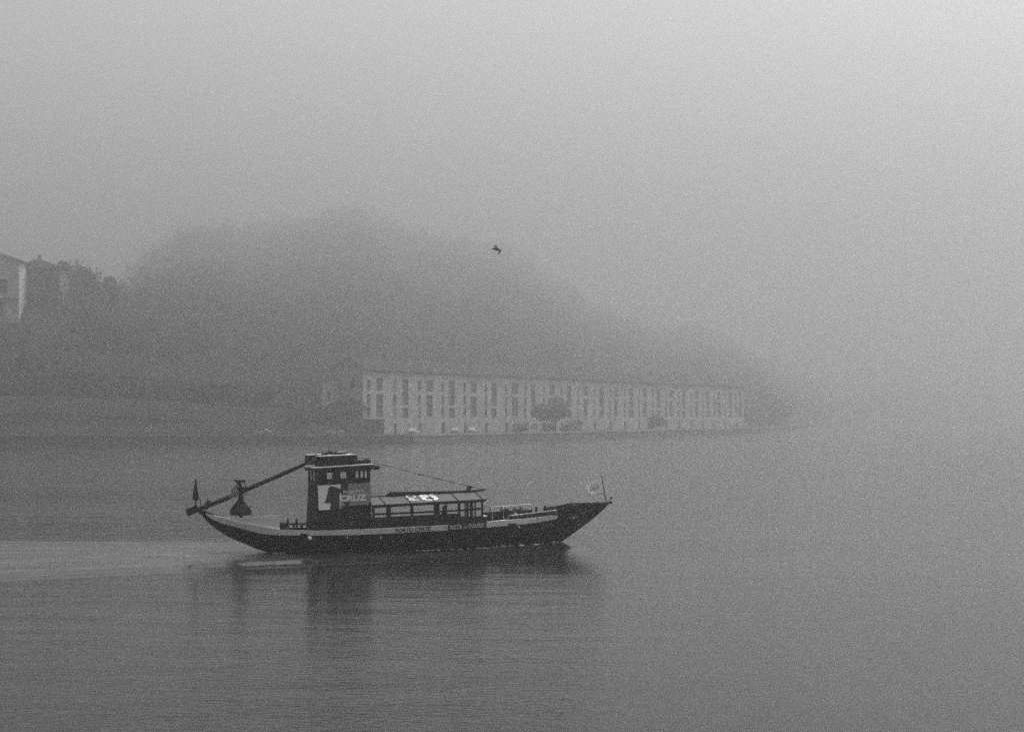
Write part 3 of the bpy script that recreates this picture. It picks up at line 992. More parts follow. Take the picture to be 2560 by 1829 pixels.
# flat roof with a pale rim, slightly tilted with the trim of the boat
RN, RF = -1.68, 1.62
roof_t = prism_px('tower_roof', [(785.5, 1168.5), (937, 1158.8), (937, 1161.2), (785.5, 1171)], RN, RF, M['roof_white'])
ua, za = L(785.5, 1171, RN); ub, zb = L(937, 1161.2, RN)
MB().prism([(ua + 0.05, za - 0.004), (ub - 0.05, zb - 0.004), (ub - 0.1, zb - 0.16), (ua + 0.1, za - 0.16)], RN + 0.06, RF - 0.06).build('eaves_board', M['dark_wood'], roof_t)
def zroof(u): return float(np.interp(u, [ua, ub], [L(785.5, 1168.5, RN)[1], L(937, 1158.8, RN)[1]]))
def on_roof(name, pts, y0, y1, m, parent, bev=0.0):
    return prism_px(name, pts, y0, y1, m, parent, None, bev)
on_roof('raised_locker', [(803, 1141.5), (893, 1137.3), (896, 1160.5), (803, 1166)], -0.95, 0.85, M['dark_wood'], roof_t)
on_roof('locker_lid', [(799, 1139.2), (891, 1135), (891, 1137.2), (799, 1141.4)], -1.02, 0.92, M['roof_white'], roof_t)
on_roof('raised_locker', [(770, 1138), (799, 1136.5), (799, 1160), (770, 1162)], 0.35, 1.3, M['dark_wood'], roof_t)
on_roof('locker_lid', [(769, 1136.4), (806, 1134.6), (806, 1136.3), (769, 1137.9)], 0.3, 1.35, M['roof_white'], roof_t)
on_roof('roof_bench', [(897, 1150.4), (927, 1149), (927, 1160), (897, 1162)], -0.8, 0.6, M['dark_wood'], roof_t)
on_roof('roof_bench', [(915.5, 1146.5), (921.5, 1146.3), (921.5, 1149.1), (915.5, 1149.4)], -0.2, 0.2, M['dark_wood'], roof_t)
on_roof('roof_board', [(832, 1132.6), (868, 1130.3), (868, 1133.8), (832, 1136.2)], 0.0, 0.8, M['dark_wood'], roof_t)
on_roof('roof_board', [(838, 1129.6), (865, 1128.2), (865, 1130.2), (838, 1132)], 0.1, 0.7, M['roof_white'], roof_t)
# rolled awning under the eave
aw = MB().tube([L3(800, 1177.5, -1.52), L3(870, 1173, -1.52), L3(944, 1168.2, -1.52), L3(948, 1168, -1.52)], [0.11, 0.115, 0.12, 0.095], 12)
aw.build('rolled_awning', M['black_cloth'], boat, True)
MB().tube([L3(926, 1175.5, -1.62), L3(937, 1168.3, -1.70)], 0.018, 6).build('awning_stay', M['roof_white'], boat)
MB().tube([L3(787, 1172, -1.5), L3(776, 1208, -0.4), L3(784, 1212, -1.36)], 0.012, 6).build('awning_stay', M['rope'], boat)

# sign boards on the tower
yS = TN - 0.012
prism_px('sign_board', [(794.5, 1213.5), (852, 1209.8), (853, 1271.5), (797, 1275)], yS - 0.02, yS, M['pale_panel'], tower)
prism_px('sign_board', [(853.4, 1209.8), (926, 1205.2), (928.6, 1260), (853.8, 1264.5)], yS - 0.024, yS, M['grey_panel'], tower)
# plain dark drapery shape printed across the boards
prism_px('sign_print', [(822, 1217), (829, 1214.5), (841, 1217.5), (851, 1222), (853, 1210.5), (869.8, 1209.5), (870.5, 1236), (862, 1238), (858, 1240),
                        (852, 1230), (848, 1238), (849, 1258), (852, 1271.8), (826, 1273.5), (827, 1257), (810, 1256), (816, 1246), (819, 1232)], yS - 0.034, yS - 0.026, M['letter_dark'], tower)
prism_px('sign_print', [(861, 1254), (872.5, 1253), (873, 1263), (862, 1264)], yS - 0.033, yS - 0.026, M['letter_dark'], tower)

def text_mesh(s, bold=0.0, depth=0.0):
    cu = bpy.data.curves.new('lettering', 'FONT')
    cu.body = s
    cu.offset = bold
    cu.resolution_u = 4
    ob = bpy.data.objects.new('lettering', cu)
    col.objects.link(ob)
    dg = bpy.context.evaluated_depsgraph_get()
    me = bpy.data.meshes.new_from_object(ob.evaluated_get(dg))
    bpy.data.objects.remove(ob)
    bpy.data.curves.remove(cu)
    co = np.empty(len(me.vertices) * 3); me.vertices.foreach_get('co', co); co = co.reshape(-1, 3)
    co[:, :2] -= co[:, :2].min(0)
    w, h = co[:, 0].max(), co[:, 1].max()
    co[:, 0] /= w; co[:, 1] /= h
    me.materials.clear()
    return me, co
def lettering(s, pa, pb, hpx, yl, m, parent, bold=0.01, hullfit=False, mirror=False):
    """text from baseline pixel pa to pb, hpx high, on the near-side plane yl"""
    me, co = text_mesh(s, bold)
    A, B = L3(*pa, yl), L3(*pb, yl)
    hm = (L3(pa[0], pa[1] - hpx, yl) - A).z
    X = B - A
    W = np.empty_like(co)
    t = co[:, 0:1] if not mirror else 1 - co[:, 0:1]
    W[:] = np.array(A) + t * np.array(X) + co[:, 1:2] * np.array((-X.z, 0, X.x)) / X.length * hm
    if hullfit:
        for i in range(len(W)):
            W[i, 1] = -(float(yh(W[i, 0], W[i, 2])) + hullfit)
    me.vertices.foreach_set('co', W.reshape(-1)); me.update()
    return link('lettering', me, m, parent)
lettering('PORTO', (859, 1234), (908, 1231), 8.2, yS - 0.045, M['letter_pale'], tower, 0.0)
lettering('CRUZ', (849.5, 1253), (917, 1250.5), 15.5, yS - 0.045, M['letter_pale'], tower, 0.035)
lettering('PORTO', (989, 1331), (1033, 1328), 10.2, -2.2, M['letter_dark'], boat, 0.02, 0.045)
lettering('CRUZ', (1037.5, 1327.5), (1078.5, 1325), 10.0, -2.2, M['letter_dark'], boat, 0.03, 0.045)
# dark name plate and its letters
pn0, pn1 = L(1120, 1316, -2.23)[0], L(1216, 1308, -2.15)[0]
strip('name_plate', pn0, pn1, lambda u: float(zs_(u)) - 0.03, lambda u: float(zt(u)) + 0.04, 0.045, M['hull'], 20, sides=(-1,), thick=0.03)
lettering('ROTA', (1125.5, 1323.3), (1156, 1321.5), 11.5, -2.2, M['letter_pale'], boat, 0.03, 0.056)
lettering('DO', (1159.5, 1321), (1169, 1320.4), 8, -2.2, M['letter_pale'], boat, 0.0, 0.056)
lettering('DOURO', (1172, 1320), (1210.5, 1317.2), 11.5, -2.2, M['letter_pale'], boat, 0.03, 0.056)
lettering('P-029-AL', (1427.5, 1297), (1447.5, 1292.5), 5.0, -1.0, M['letter_pale'], boat, 0.01, 0.03)

# ---- roofed passenger cabin
CN, CF = -1.62, 1.62
cz = lambda x, y: L(x, y, CN)
uC0, uC1 = L(930, 1264, CN)[0], L(1207, 1250, CN)[0]
cab = prism_px('cabin_wall', [(929.5, 1293.2), (1148, 1282.5), (1149, 1317), (929.5, 1326)], CN, CN + 0.07, M['dark_wood'])
prism_px('cabin_wall_low', [(1148.3, 1292), (1206, 1289), (1207, 1313), (1149.2, 1317)], CN + 0.002, CN + 0.07, M['dark_wood'], cab)
zw0, zw1 = L(930, 1293, CN)[1], L(1148, 1282.5, CN)[1]
MB().prism([(uC0, zw0 - 0.26), (uC1, zw1 - 0.3), (uC1, zdeck(uC1) - 0.05), (uC0, zdeck(uC0) - 0.05)], CF - 0.07, CF).build('cabin_wall_far', M['dark_wood'], cab)
for x0, x1 in ((930, 936.5), (966, 977), (1026.5, 1033), (1085, 1099), (1145, 1151.5), (1175, 1182.5), (1203.5, 1208)):
    k = (x0 - 930) / 277
    yt, yb = 1266 - 15 * k, 1318 - 14 * k
    prism_px('post', [(x0, yt), (x1, yt - 0.3), (x1 + 0.7, yb), (x0 + 0.7, yb)], CN - 0.004, CN + 0.09, M['dark_wood'], cab)
for x in (932, 1150, 1205):
    u = L(x, 1264, CN)[0]
    k = (x - 930) / 277
    zt_ = L(x, 1264 - 15 * k, CN)[1]
    MB().box(u - 0.06, u + 0.06, CF - 0.11, CF - 0.004, zdeck(u), zt_ + 0.05).build('post', M['dark_wood'], cab)
prism_px('window_rail', [(930, 1283.2), (1145, 1273.2), (1206, 1269.3), (1206, 1274), (1145, 1278), (930, 1288)], CN - 0.001, CN + 0.06, M['dark_wood'], cab)
prism_px('window_rail', [(936, 1290.8), (966, 1289.2), (966, 1291), (936, 1292.8)], CN - 0.003, CN + 0.06, M['pale_paint'], cab)
# inner partition posts by the forward door
for x, yl in ((1163, 0.3), (1170, 0.9), (1188, 0.6)):
    u, zt_ = L(x, 1258, yl)
    MB().box(u - 0.035, u + 0.035, yl - 0.035, yl + 0.035, zdeck(u), zt_ + 0.15).build('post', M['dark_wood'], cab)
MB().tube([L3(1172, 1264, 1.0), L3(1203, 1271, -0.4)], 0.03, 6).build('brace', M['dark_wood'], cab)

# roof: two slopes of panels between ribs
EN, EF = -1.85, 1.85
RISE = 0.36
eave_px = [929.5, 964.5, 1027, 1087, 1146, 1206, 1219]
def eave_pt(x):
    return L(x, np.interp(x, [929.5, 1219], [1261.8, 1246.6]), EN)
croof = MB()
uz = [eave_pt(x) for x in eave_px]
ridge = MB().tube([(uz[0][0], 0, uz[0][1] + RISE), (uz[-2][0], 0, uz[-2][1] + RISE)], 0.05, 8).build('cabin_roof', M['dark_wood'], boat)
for i in range(len(uz) - 1):
    (ua_, za_), (ub_, zb_) = uz[i], uz[i + 1]
    for sg in (-1, 1):
        mb = MB()
        if i == len(uz) - 2:      # hipped front end
            v = [(ua_ + .006, sg * -EN * 1.0 * 1, za_), (ub_, sg * -EN, zb_), (ua_ + .006, sg * 0.01, za_ + RISE)]
            v = [(a, abs(b) * sg, c) for a, b, c in v]
            v += [(a, b, c - 0.03) for a, b, c in v]
            mb.add(v, [(0, 1, 2), (5, 4, 3), (0, 3, 4, 1), (1, 4, 5, 2), (2, 5, 3, 0)])
        else:
            e_ = abs(EN) * sg
            v = [(ua_ + .006, e_, za_), (ub_ - .006, e_, zb_), (ub_ - .006, sg * 0.01, zb_ + RISE), (ua_ + .006, sg * 0.01, za_ + RISE)]
            v += [(a, b, c - 0.03) for a, b, c in v]
            mb.add(v, [(0, 1, 2, 3), (7, 6, 5, 4), (0, 4, 5, 1), (1, 5, 6, 2), (2, 6, 7, 3), (3, 7, 4, 0)])
        fix_normals(mb.build('roof_panel', M['canvas_roof'], ridge))
(ua_, za_), (ub_, zb_) = uz[-2], uz[-1]
fix_normals(MB().add([(ub_, EN, zb_ - .003), (ub_, EF, zb_ - .003), (ua_ + .01, 0, za_ + RISE - .005), (ub_, EN, zb_ - .04), (ub_, EF, zb_ - .04), (ua_ + .01, 0, za_ + RISE - .045)],
    [(0, 1, 2), (5, 4, 3), (0, 3, 4, 1), (1, 4, 5, 2), (2, 5, 3, 0)]).build('roof_panel', M['canvas_roof'], ridge))
for (u, z) in uz[:-1]:
    for sg in (-1, 1):
        MB().bar((u, abs(EN) * sg * 1.005, z + 0.012), (u, sg * 0.02, z + RISE + 0.012), 0.05, 0.04).build('roof_rib', M['dark_wood'], ridge)
for yl in (EN, EF):
    sg = -1 if yl < 0 else 1
    mb = MB().prism([(uz[0][0], uz[0][1] - 0.02), (uz[-1][0], uz[-1][1] - 0.02), (uz[-1][0] - 0.22, uz[-1][1] - 0.17), (uz[0][0], uz[0][1] - 0.17)], min(yl, yl - sg * 0.08), max(yl, yl - sg * 0.08))
    fix_normals(mb.build('eaves_board', M['dark_wood'], ridge))
mb = MB().box(uz[-1][0] - 0.26, uz[-1][0] - 0.20, EN + 0.09, EF - 0.09, uz[-1][1] - 0.17, uz[-1][1] - 0.03).build('eaves_board', M['dark_wood'], ridge)
# lettering painted on the roof slope, reading across the boat from the near eave up to the ridge
def roof_text(s, xa, xb, y0, y1, m, bold):
    """xa..xb: letter height along the boat (eave pixels, top of letters at xa)"""
    me, co = text_mesh(s, bold)
    (u_t, z_t), (u_b, z_b) = eave_pt(xa), eave_pt(xb)
    W = np.empty_like(co)
    W[:, 0] = u_b + (u_t - u_b) * co[:, 1]
    W[:, 1] = y0 + (y1 - y0) * co[:, 0]
    ze = np.interp(W[:, 0], [q[0] for q in uz], [q[1] for q in uz])
    W[:, 2] = ze + RISE * (1 - np.abs(W[:, 1]) / abs(EN)) + 0.012
    me.vertices.foreach_set('co', W.reshape(-1)); me.update()
    return link('lettering', me, m, ridge)
roof_text('PO', 1030, 1054, -1.30, 0.0, M['letter_white'], 0.01)
roof_text('CR', 1063, 1104, -1.56, 0.1, M['letter_white'], 0.05)

# mast laid along the ridge with the furled sail round its foot
zb0 = lambda x, y: L3(x, y, -0.02)
mast = MB().tube([zb0(966, 1239), zb0(978, 1233.5), zb0(1040, 1232.0), zb0(1120, 1230.4), zb0(1185, 1227), zb0(1208, 1224), zb0(1216, 1223.2)], [0.07, 0.11, 0.10, 0.085, 0.07, 0.05, 0.02], 10).build('lowered_mast', M['dark_wood'], boat, True)
MB().tube([zb0(967, 1241), zb0(976, 1238), zb0(990, 1236), zb0(1008, 1236.5), zb0(1022, 1235)], [0.05, 0.15, 0.17, 0.13, 0.04], 10).build('furled_sail', M['black_cloth'], mast, True)
MB().tube([zb0(974, 1243), zb0(977, 1228)], 0.06, 6).build('mast_strap', M['dark_rope'], mast)
MB().tube([zb0(929, 1242), zb0(967, 1239.5)], 0.02, 6).build('mast_line', M['dark_rope'], mast)
prism_px('mast_block', [(1166.5, 1226), (1168.5, 1212.5), (1182, 1215.5), (1175.5, 1224.5)], -0.06, 0.02, M['dark_wood'], mast)
MB().tube([zb0(1168, 1223), L3(1170, 1219.5, -0.07), L3(1174, 1219.3, -0.07), L3(1177, 1223, -0.07)], 0.02, 6).build('mast_loop', M['rope'], mast)
MB().tube([zb0(1190, 1228.5), zb0(1197, 1231.5), zb0(1204, 1230), zb0(1208, 1225)], 0.015, 6).build('mast_loop', M['dark_rope'], mast)
for x in (985, 1060, 1130, 1185):
    u, z = L(x, 1232, 0)
    MB().box(u - 0.05, u + 0.05, -0.09, 0.09, z - 0.24, z + 0.02).build('mast_chock', M['dark_wood'], mast)
# stay from the tower roof to the mast head
st = [L3(x, y, -0.1) for x, y in ((930, 1156), (958, 1161), (1000, 1172.5), (1044, 1184), (1092, 1195.5), (1164, 1212.2), (1190, 1218.3), (1213, 1222.6))]
stay = MB().tube(st, 0.013, 5).build('fore_stay', M['dark_rope'], boat)
for xa, ya, xb, yb in ((958, 1161, 974, 1165.5), (1044, 1184.8, 1060, 1187.2), (1088, 1194.5, 1104, 1198.2), (1130, 1204.6, 1137, 1206.4)):
    MB().tube([L3(xa, ya, -0.1), L3((xa + xb) / 2, (ya + yb) / 2 + 0.4, -0.1), L3(xb, yb, -0.1)], [0.035, 0.03, 0.02], 6).build('pennant_knot', M['dark_rope'], stay)

# ---- steering oar
yo = 0.0
oar = MB().tube([L3(x, y, yo) for x, y in ((498, 1272), (519, 1264), (569, 1244), (625, 1219.5), (720, 1178.5), (765, 1158.5), (797, 1141.5), (823, 1131), (832, 1128.6))],
                [0.13, 0.125, 0.12, 0.12, 0.115, 0.105, 0.085, 0.075, 0.05], 10).build('steering_oar', M['dark_wood'], boat, True)
prism_px('blade', [(463, 1273), (491, 1261.5), (500, 1277), (469.5, 1290)], yo - 0.06, yo + 0.06, M['dark_wood'], oar, yo)
MB().tube([L3(519, 1244.5, yo), L3(518.5, 1262, yo)], [0.02, 0.03], 6).build('pin', M['dark_wood'], oar)
prism_px('clamp', [(514, 1254), (525, 1250), (525.5, 1258), (523.5, 1266), (516.5, 1274), (512, 1268)], yo - 0.15, yo + 0.15, M['dark_wood'], oar, yo)
for a, b in (((828, 1131), (822, 1122)), ((810, 1137), (804.5, 1128.5)), ((834, 1131.5), (846, 1126.3)), ((797, 1137.5), (788, 1135.5))):
    MB().tube([L3(*a, yo), L3(*b, yo)], [0.035, 0.028], 6).build('tiller_peg', M['dark_wood'], oar)
MB().tube([L3(760, 1164.5, yo - 0.15), L3(780, 1153, yo - 0.14), L3(797, 1140, yo - 0.12)], 0.016, 5).build('tiller_line', M['rope'], oar)

# fulcrum post with its draped black cover
fc = L3(601, 1294, 0)
fp = MB().tube([L3(602.5, 1297, 0), L3(603, 1270, 0), L3(603.5, 1240, 0), L3(600, 1212, 0), L3(599, 1203, 0)], [0.10, 0.10, 0.12, 0.10, 0.09], 10).build('oar_fulcrum', M['dark_wood'], boat, True)
prism_px('fulcrum_cap', [(585.5, 1199), (613, 1199.3), (609, 1205), (591, 1205.3)], -0.3, 0.3, M['dark_wood'], fp, 0)
prism_px('fulcrum_yoke', [(594, 1217), (613, 1216.5), (622, 1217), (616, 1228), (611, 1232), (599, 1231), (592, 1226)], -0.17, 0.17, M['dark_wood'], fp, 0)
def sx(x, y): return L(x, y, 0)
zc = sx(601, 1290)[1]
prof_px = [(1236, 5.5), (1246, 6.5), (1254, 10), (1261, 17), (1268, 23), (1275, 27), (1281, 28), (1286, 26), (1288, 16)]
cx0 = sx(601.5, 1260)[0]
cov = MB().lathe((cx0, 0, 0), [(w / 42.5, sx(601, y)[1]) for y, w in prof_px][::-1], 20, 0.07).build('fulcrum_cover', M['black_cloth'], boat, True)
for a, b in (((595, 1206), (578, 1229)), ((597, 1208), (584, 1228)), ((609, 1205), (616, 1217))):
    MB().tube([L3(*a, -0.05), L3(*b, -0.18)], [0.025, 0.03], 6).build('lashing', M['dark_rope'], fp)
for k in range(9):
    r2 = random.Random(50 + k)
    cx, cy = 577 + r2.uniform(0, 15), 1229 + r2.uniform(0, 12)
    pts = [L3(cx + 4.5 * math.cos(t_ * 1.0 + k) + r2.uniform(-1.5, 1.5), cy + 3.5 * math.sin(t_ * 1.0 + k) + r2.uniform(-1, 1), -0.2 + 0.05 * math.cos(t_ * 2)) for t_ in range(7)]
    MB().tube(pts, 0.022, 5).build('rope_coil', M['rope'], fp)
for k in range(3):
    r2 = random.Random(70 + k)
    pts = [L3(614 + 4 * math.cos(t_ + k) + r2.uniform(-1, 1), 1233 + 3.5 * math.sin(t_ + k), -0.2) for t_ in range(6)]
    MB().tube(pts, 0.018, 5).build('rope_coil', M['dark_rope'], fp)

# stern post with a furled pennant
sp_ = MB().tube([L3(489, 1272, 0.1), L3(489.5, 1243, 0.1), L3(491.3, 1194, 0.1)], [0.06, 0.04, 0.012], 8).build('ensign_staff', M['dark_wood'], boat)
fv = [(1196, 0.3), (1207, 2.6), (1222, 5), (1235, 7), (1243, 8.2), (1247, 6.5), (1250, 4)]
ux_ = sx(489.5, 1225)[0]
MB().lathe((ux_, 0.1, 0), [(w / 43.0, L(489, y, 0.1)[1]) for y, w in fv][::-1], 12, 0.10).build('furled_ensign', M['black_cloth'], sp_, True)
MB().tube([L3(498, 1243, 0.1), L3(501.5, 1252, 0.1), L3(502.5, 1268, 0.1)], 0.022, 6).build('stern_bracket', M['dark_wood'], boat)
MB().tube([L3(509, 1276, 0.35), L3(528, 1284, 0.62), L3(545, 1289, 0.8), L3(560, 1291, 1.0)], [0.05, 0.05, 0.045, 0.02], 6).build('stern_rail', M['dark_wood'], boat)

# low dark railing aft of the tower
prism_px('aft_rail', [(692, 1297.5), (699, 1296.5), (701, 1323.5), (696, 1323.5)], -1.8, -1.68, M['dark_wood'], boat)
prism_px('aft_rail', [(699, 1308), (790, 1306), (790, 1310), (699, 1312)], -1.8, -1.70, M['dark_wood'], boat)
prism_px('aft_rail', [(699, 1317.5), (790, 1317.5), (790, 1325), (699, 1324)], -1.8, -1.70, M['dark_wood'], boat)
for x0, x1 in ((702, 709), (718, 722.5), (733, 737), (740, 744.5), (752, 758), (772, 778)):
    tall = x0 in (718, 740)
    prism_px('aft_post', [(x0, 1296 if tall else 1308), (x1, 1296 if tall else 1308), (x1, 1324), (x0, 1324)], -1.81, -1.69, M['dark_wood'], boat)
prism_px('aft_locker', [(700, 1309), (722, 1308), (722, 1322), (700, 1322)], -1.2, 1.2, M['dark_wood'], boat, -1.2)

# fenders and fairlead pads on the near side
def hull_pt(x, y, out):
    b = 2.0
    for _ in range(6):
        u, z = L(x, y, -b)
        b = float(yh(u, z)) + out
    return Vector((u, -b, z))
def ball(name, c, r, m, parent):
    mb = MB().lathe((0, 0, 0), [(r * math.sin(a), -r * math.cos(a)) for a in np.linspace(0.15, math.pi - 0.15, 9)], 12)
    o = mb.build(name, m, parent, True)
    o.location = c
    return o
ball('fender', hull_pt(774, 1345, 0.12), 0.13, M['white'], boat)
MB().tube([hull_pt(774, 1342, 0.11), hull_pt(773, 1333, 0.05)], 0.012, 5).build('fender_line', M['rope'], boat)
for x0, x1, y0, y1 in ((751, 767, 1334, 1339.5), (1271, 1291, 1308.5, 1313)):
    c = hull_pt((x0 + x1) / 2, (y0 + y1) / 2, 0.06)
    MB().box(c.x - (x1 - x0) / 86, c.x + (x1 - x0) / 86, c.y - 0.06, c.y + 0.08, c.z - 0.07, c.z + 0.07).build('rubbing_pad', M['hull'], boat)
for x, y in ((867.5, 1343), (952, 1343), (1297.5, 1316.5)):
    MB().tube([hull_pt(x, y - 3.5, 0.03), hull_pt(x, y, 0.05), hull_pt(x + 0.6, y + 3.5, 0.03)], [0.02, 0.045, 0.03], 6).build('fender_line', M['white'], boat)

# ---- foredeck rails, posts, seats
def rail(name, pts, yl, r=0.022, m=None):
    return MB().tube([L3(x, y, yl) for x, y in pts], r, 6).build(name, m or M['steel'], boat, True)
rr = rail('near_rail', [(1269.5, 1301), (1269.8, 1292), (1271, 1289), (1274, 1288), (1300, 1285.5), (1345, 1280.5), (1380, 1276), (1388, 1275), (1390.5, 1277), (1391.5, 1288)], -1.72)
for x, y0, y1 in ((1294.5, 1286, 1299.5), (1319.5, 1283.5, 1297.5), (1344.5, 1280.5, 1294.5), (1369.5, 1277.5, 1291)):
    MB().tube([L3(x, y0, -1.72), L3(x, y1, -1.72)], 0.016, 5).build('rail_post', M['steel'], rr)
    ball('rail_foot', L3(x, y1, -1.73), 0.045, M['dark_wood'], rr)
fr = rail('far_rail', [(1208, 1268), (1240, 1266.5), (1280, 1263.5), (1318, 1260), (1324, 1260.2), (1327.5, 1263), (1329.5, 1272), (1329.5, 1281)], 1.75)
for x, y0, y1 in ((1277.5, 1264, 1284), (1304, 1261.5, 1281)):
    MB().tube([L3(x, y0, 1.75), L3(x, y1, 1.75)], 0.016, 5).build('rail_post', M['steel'], fr)
for x in (1231.5, 1259):
    k = (x - 1231.5) / 27.5 * 2
    hp = MB().tube([L3(x, 1303 - k, -1.85), L3(x - 0.6, 1276 - k, -1.85), L3(x - 2, 1268.5 - k, -1.8), L3(x - 4, 1266.8 - k, -1.7)], 0.022, 6)
    hp.build('gate_hoop', M['steel'], boat, True)
    MB().tube([L3(x - 4, 1267 - k, -1.7), L3(x - 6, 1272 - k, -1.5), L3(x - 8, 1279 - k, -1.4)], 0.028, 6).build('gate_stay', M['dark_wood'], boat)
rail('toe_rail', [(1211, 1303.6), (1240, 1301.5), (1268, 1299)], -1.98, 0.02)
# benches: a long one on the far side, its back showing above the strake, and two across
uq0, uq1 = L(1208, 1280, 1.2)[0], L(1331, 1272, 1.2)[0]
zq0, zq1 = L(1208, 1280.5, 1.2)[1], L(1331, 1272.6, 1.2)[1]
bench = MB().prism([(uq0, zq0), (uq1, zq1), (uq1, zdeck(uq1)), (uq0, zdeck(uq0))], 1.2, 1.28).build('bench_back', M['dark_wood'], boat)
fix_normals(bench)
MB().prism([(uq0, zq0 - 0.55), (uq1, zq1 - 0.55), (uq1, zq1 - 0.61), (uq0, zq0 - 0.61)], 0.78, 1.198).build('seat', M['dark_wood'], bench)
for k in range(4):
    u = uq0 + 0.2 + (uq1 - uq0 - 0.4) * k / 3
    MB().box(u - 0.03, u + 0.03, 0.8, 0.88, zdeck(u), zq0 + (zq1 - zq0) * k / 3 - 0.61).build('leg', M['dark_wood'], bench)
lock = prism_px('foredeck_locker', [(1310, 1276.5), (1329, 1274), (1331.5, 1294), (1311, 1296)], -0.9, 0.7, M['dark_wood'], boat, -0.9)
lock2 = prism_px('foredeck_locker', [(1262, 1274), (1268, 1270.5), (1274, 1273.5), (1274, 1296), (1261, 1298)], -0.7, 0.0, M['dark_wood'], boat, -0.7)
prism_px('seat_cushion', [(1209, 1288.5), (1218, 1288), (1218, 1291), (1209, 1291.8)], 0.2, 0.7, M['pale_paint'], boat, 0.2)
prism_px('near_coaming', [(1272, 1291), (1392, 1279), (1393, 1288), (1272, 1300)], -1.45, -1.40, M['dark_wood'], boat, -1.45)
for x, y0, y1 in ((1340.5, 1266.5, 1284), (1362, 1263.5, 1282)):
    u, z1_ = L(x, y0, 0.4)
    z0_ = zdeck(u)
    MB().box(u - 0.055, u + 0.055, 0.34, 0.46, z0_, z1_).build('mooring_post', M['dark_wood'], boat)
# timber breakwater behind the posts
fd0, fd1 = L(1332, 1280, 0.9), L(1400, 1271, 0.9)
fix_normals(MB().prism([fd0, fd1, (fd1[0], zdeck(fd1[0])), (fd0[0], zdeck(fd0[0]))], 0.85, 0.92).build('foredeck_coaming', M['dark_wood'], boat))
for cx, cy, w in ((1372, 1273, 5), (1384, 1271, 5.5)):
    c = L3(cx, cy, 0.3)
    mb = MB()
    for j in range(4):
        rr_ = w / 43.0 * (1 - 0.12 * j)
        mb.tube([(c.x + rr_ * math.cos(t_), c.y + rr_ * math.sin(t_), c.z - 0.18 + 0.07 * j) for t_ in np.linspace(0, 6.28, 14)], 0.045, 5)
    mb.box(c.x - .05, c.x + .05, c.y - .05, c.y + .05, zdeck(c.x), c.z + 0.02)
    mb.build('rope_bollard', M['dark_rope'], boat)

# bow fittings
for x0, x1, y in ((1444.5, 1451, 1258.6), (1456.5, 1463.5, 1257)):
    prism_px('cleat', [(x0, y + 5), (x0 + 1, y), (x1 - 1, y - 0.5), (x1, y + 5)], -0.6, -0.45, M['hull'], boat, -0.6)
for pts in (((1483, 1262), (1484, 1256), (1497.5, 1252.5), (1498.5, 1256), (1490, 1267)), ((1502, 1263), (1503.5, 1257), (1512, 1254), (1513, 1259))):
    MB().tube([L3(x, y, -0.35) for x, y in pts], 0.022, 6).build('bow_frame', M['rope'], boat)
MB().tube([hull_pt(x, y, 0.03) for x, y in ((1450, 1283.5), (1463, 1280), (1475, 1275), (1483, 1270), (1489, 1265.5))], 0.016, 5).build('bow_line', M['rope'], boat)
prism_px('stem_head', [(1519, 1257), (1524.5, 1241.5), (1526, 1241.5), (1524.5, 1252), (1527, 1256)], -0.05, 0.05, M['roof_white'], boat, 0)
MB().tube([L3(1527.2, 1246.5, 0), L3(1529.5, 1241.5, 0)], 0.045, 6).build('stem_tip', M['hull'], boat)
MB().tube([L3(1524, 1255, 0), L3(1527.4, 1246, 0)], 0.03, 6).build('stem_tip', M['roof_white'], boat)

# flag at the bow
fpole = MB().tube([L3(1515.5, 1256, 0.0), L3(1503.2, 1188, 0.0)], [0.032, 0.022], 8).build('flag_pole', M['dark_wood'], boat)
nu, nvv = 16, 10
c00, c10 = np.array(L(1501.5, 1196.5, 0)), np.array(L(1509, 1233, 0))      # hoist top, bottom
c01, c11 = np.array(L(1463.5, 1213.5, 0)), np.array(L(1474, 1240, 0))
def flag_pt(s, t):
    p_ = (c00 * (1 - t) + c10 * t) * (1 - s) + (c01 * (1 - t) + c11 * t) * s
    return (p_[0] + 0.02 * math.sin(5 * t + 3 * s), 0.10 * s * math.sin(7 * s + 2.0 * t), p_[1] - 0.10 * s * (1 - s) * (t - 0.2))
v = [flag_pt(i / nu, j / nvv) for j in range(nvv + 1) for i in range(nu + 1)]
f = [(j * (nu + 1) + i, j * (nu + 1) + i + 1, (j + 1) * (nu + 1) + i + 1, (j + 1) * (nu + 1) + i) for j in range(nvv) for i in range(nu)]
fm = MB(); fm.v, fm.f = v, f
fl = fm.build('flag', M['flag'], fpole, True)
sm = fl.modifiers.new('cloth', 'SOLIDIFY'); sm.thickness = 0.006
def flag_text(s, s0, s1, t0, t1, m):
    me, co = text_mesh(s, 0.0)
    W = np.empty_like(co)
    for i, (a, b, c) in enumerate(co):
        q = flag_pt(s0 + (s1 - s0) * a, t1 + (t0 - t1) * b)
        W[i] = (q[0], q[1] - 0.012, q[2])
    me.vertices.foreach_set('co', W.reshape(-1)); me.update()
    return link('lettering', me, m, fpole)
flag_text('DOURO', 0.22, 0.82, 0.34, 0.60, M['letter_dark'])                 # seen from behind: the word runs from the pole outwards
flag_text('ROTA DO', 0.42, 0.72, 0.14, 0.26, M['shutter'])
MB().tube([flag_pt(0.02 + 0.98 * k / 10, 0.0) for k in range(11)], 0.014, 5).build('flag_hem', M['white'], fpole)

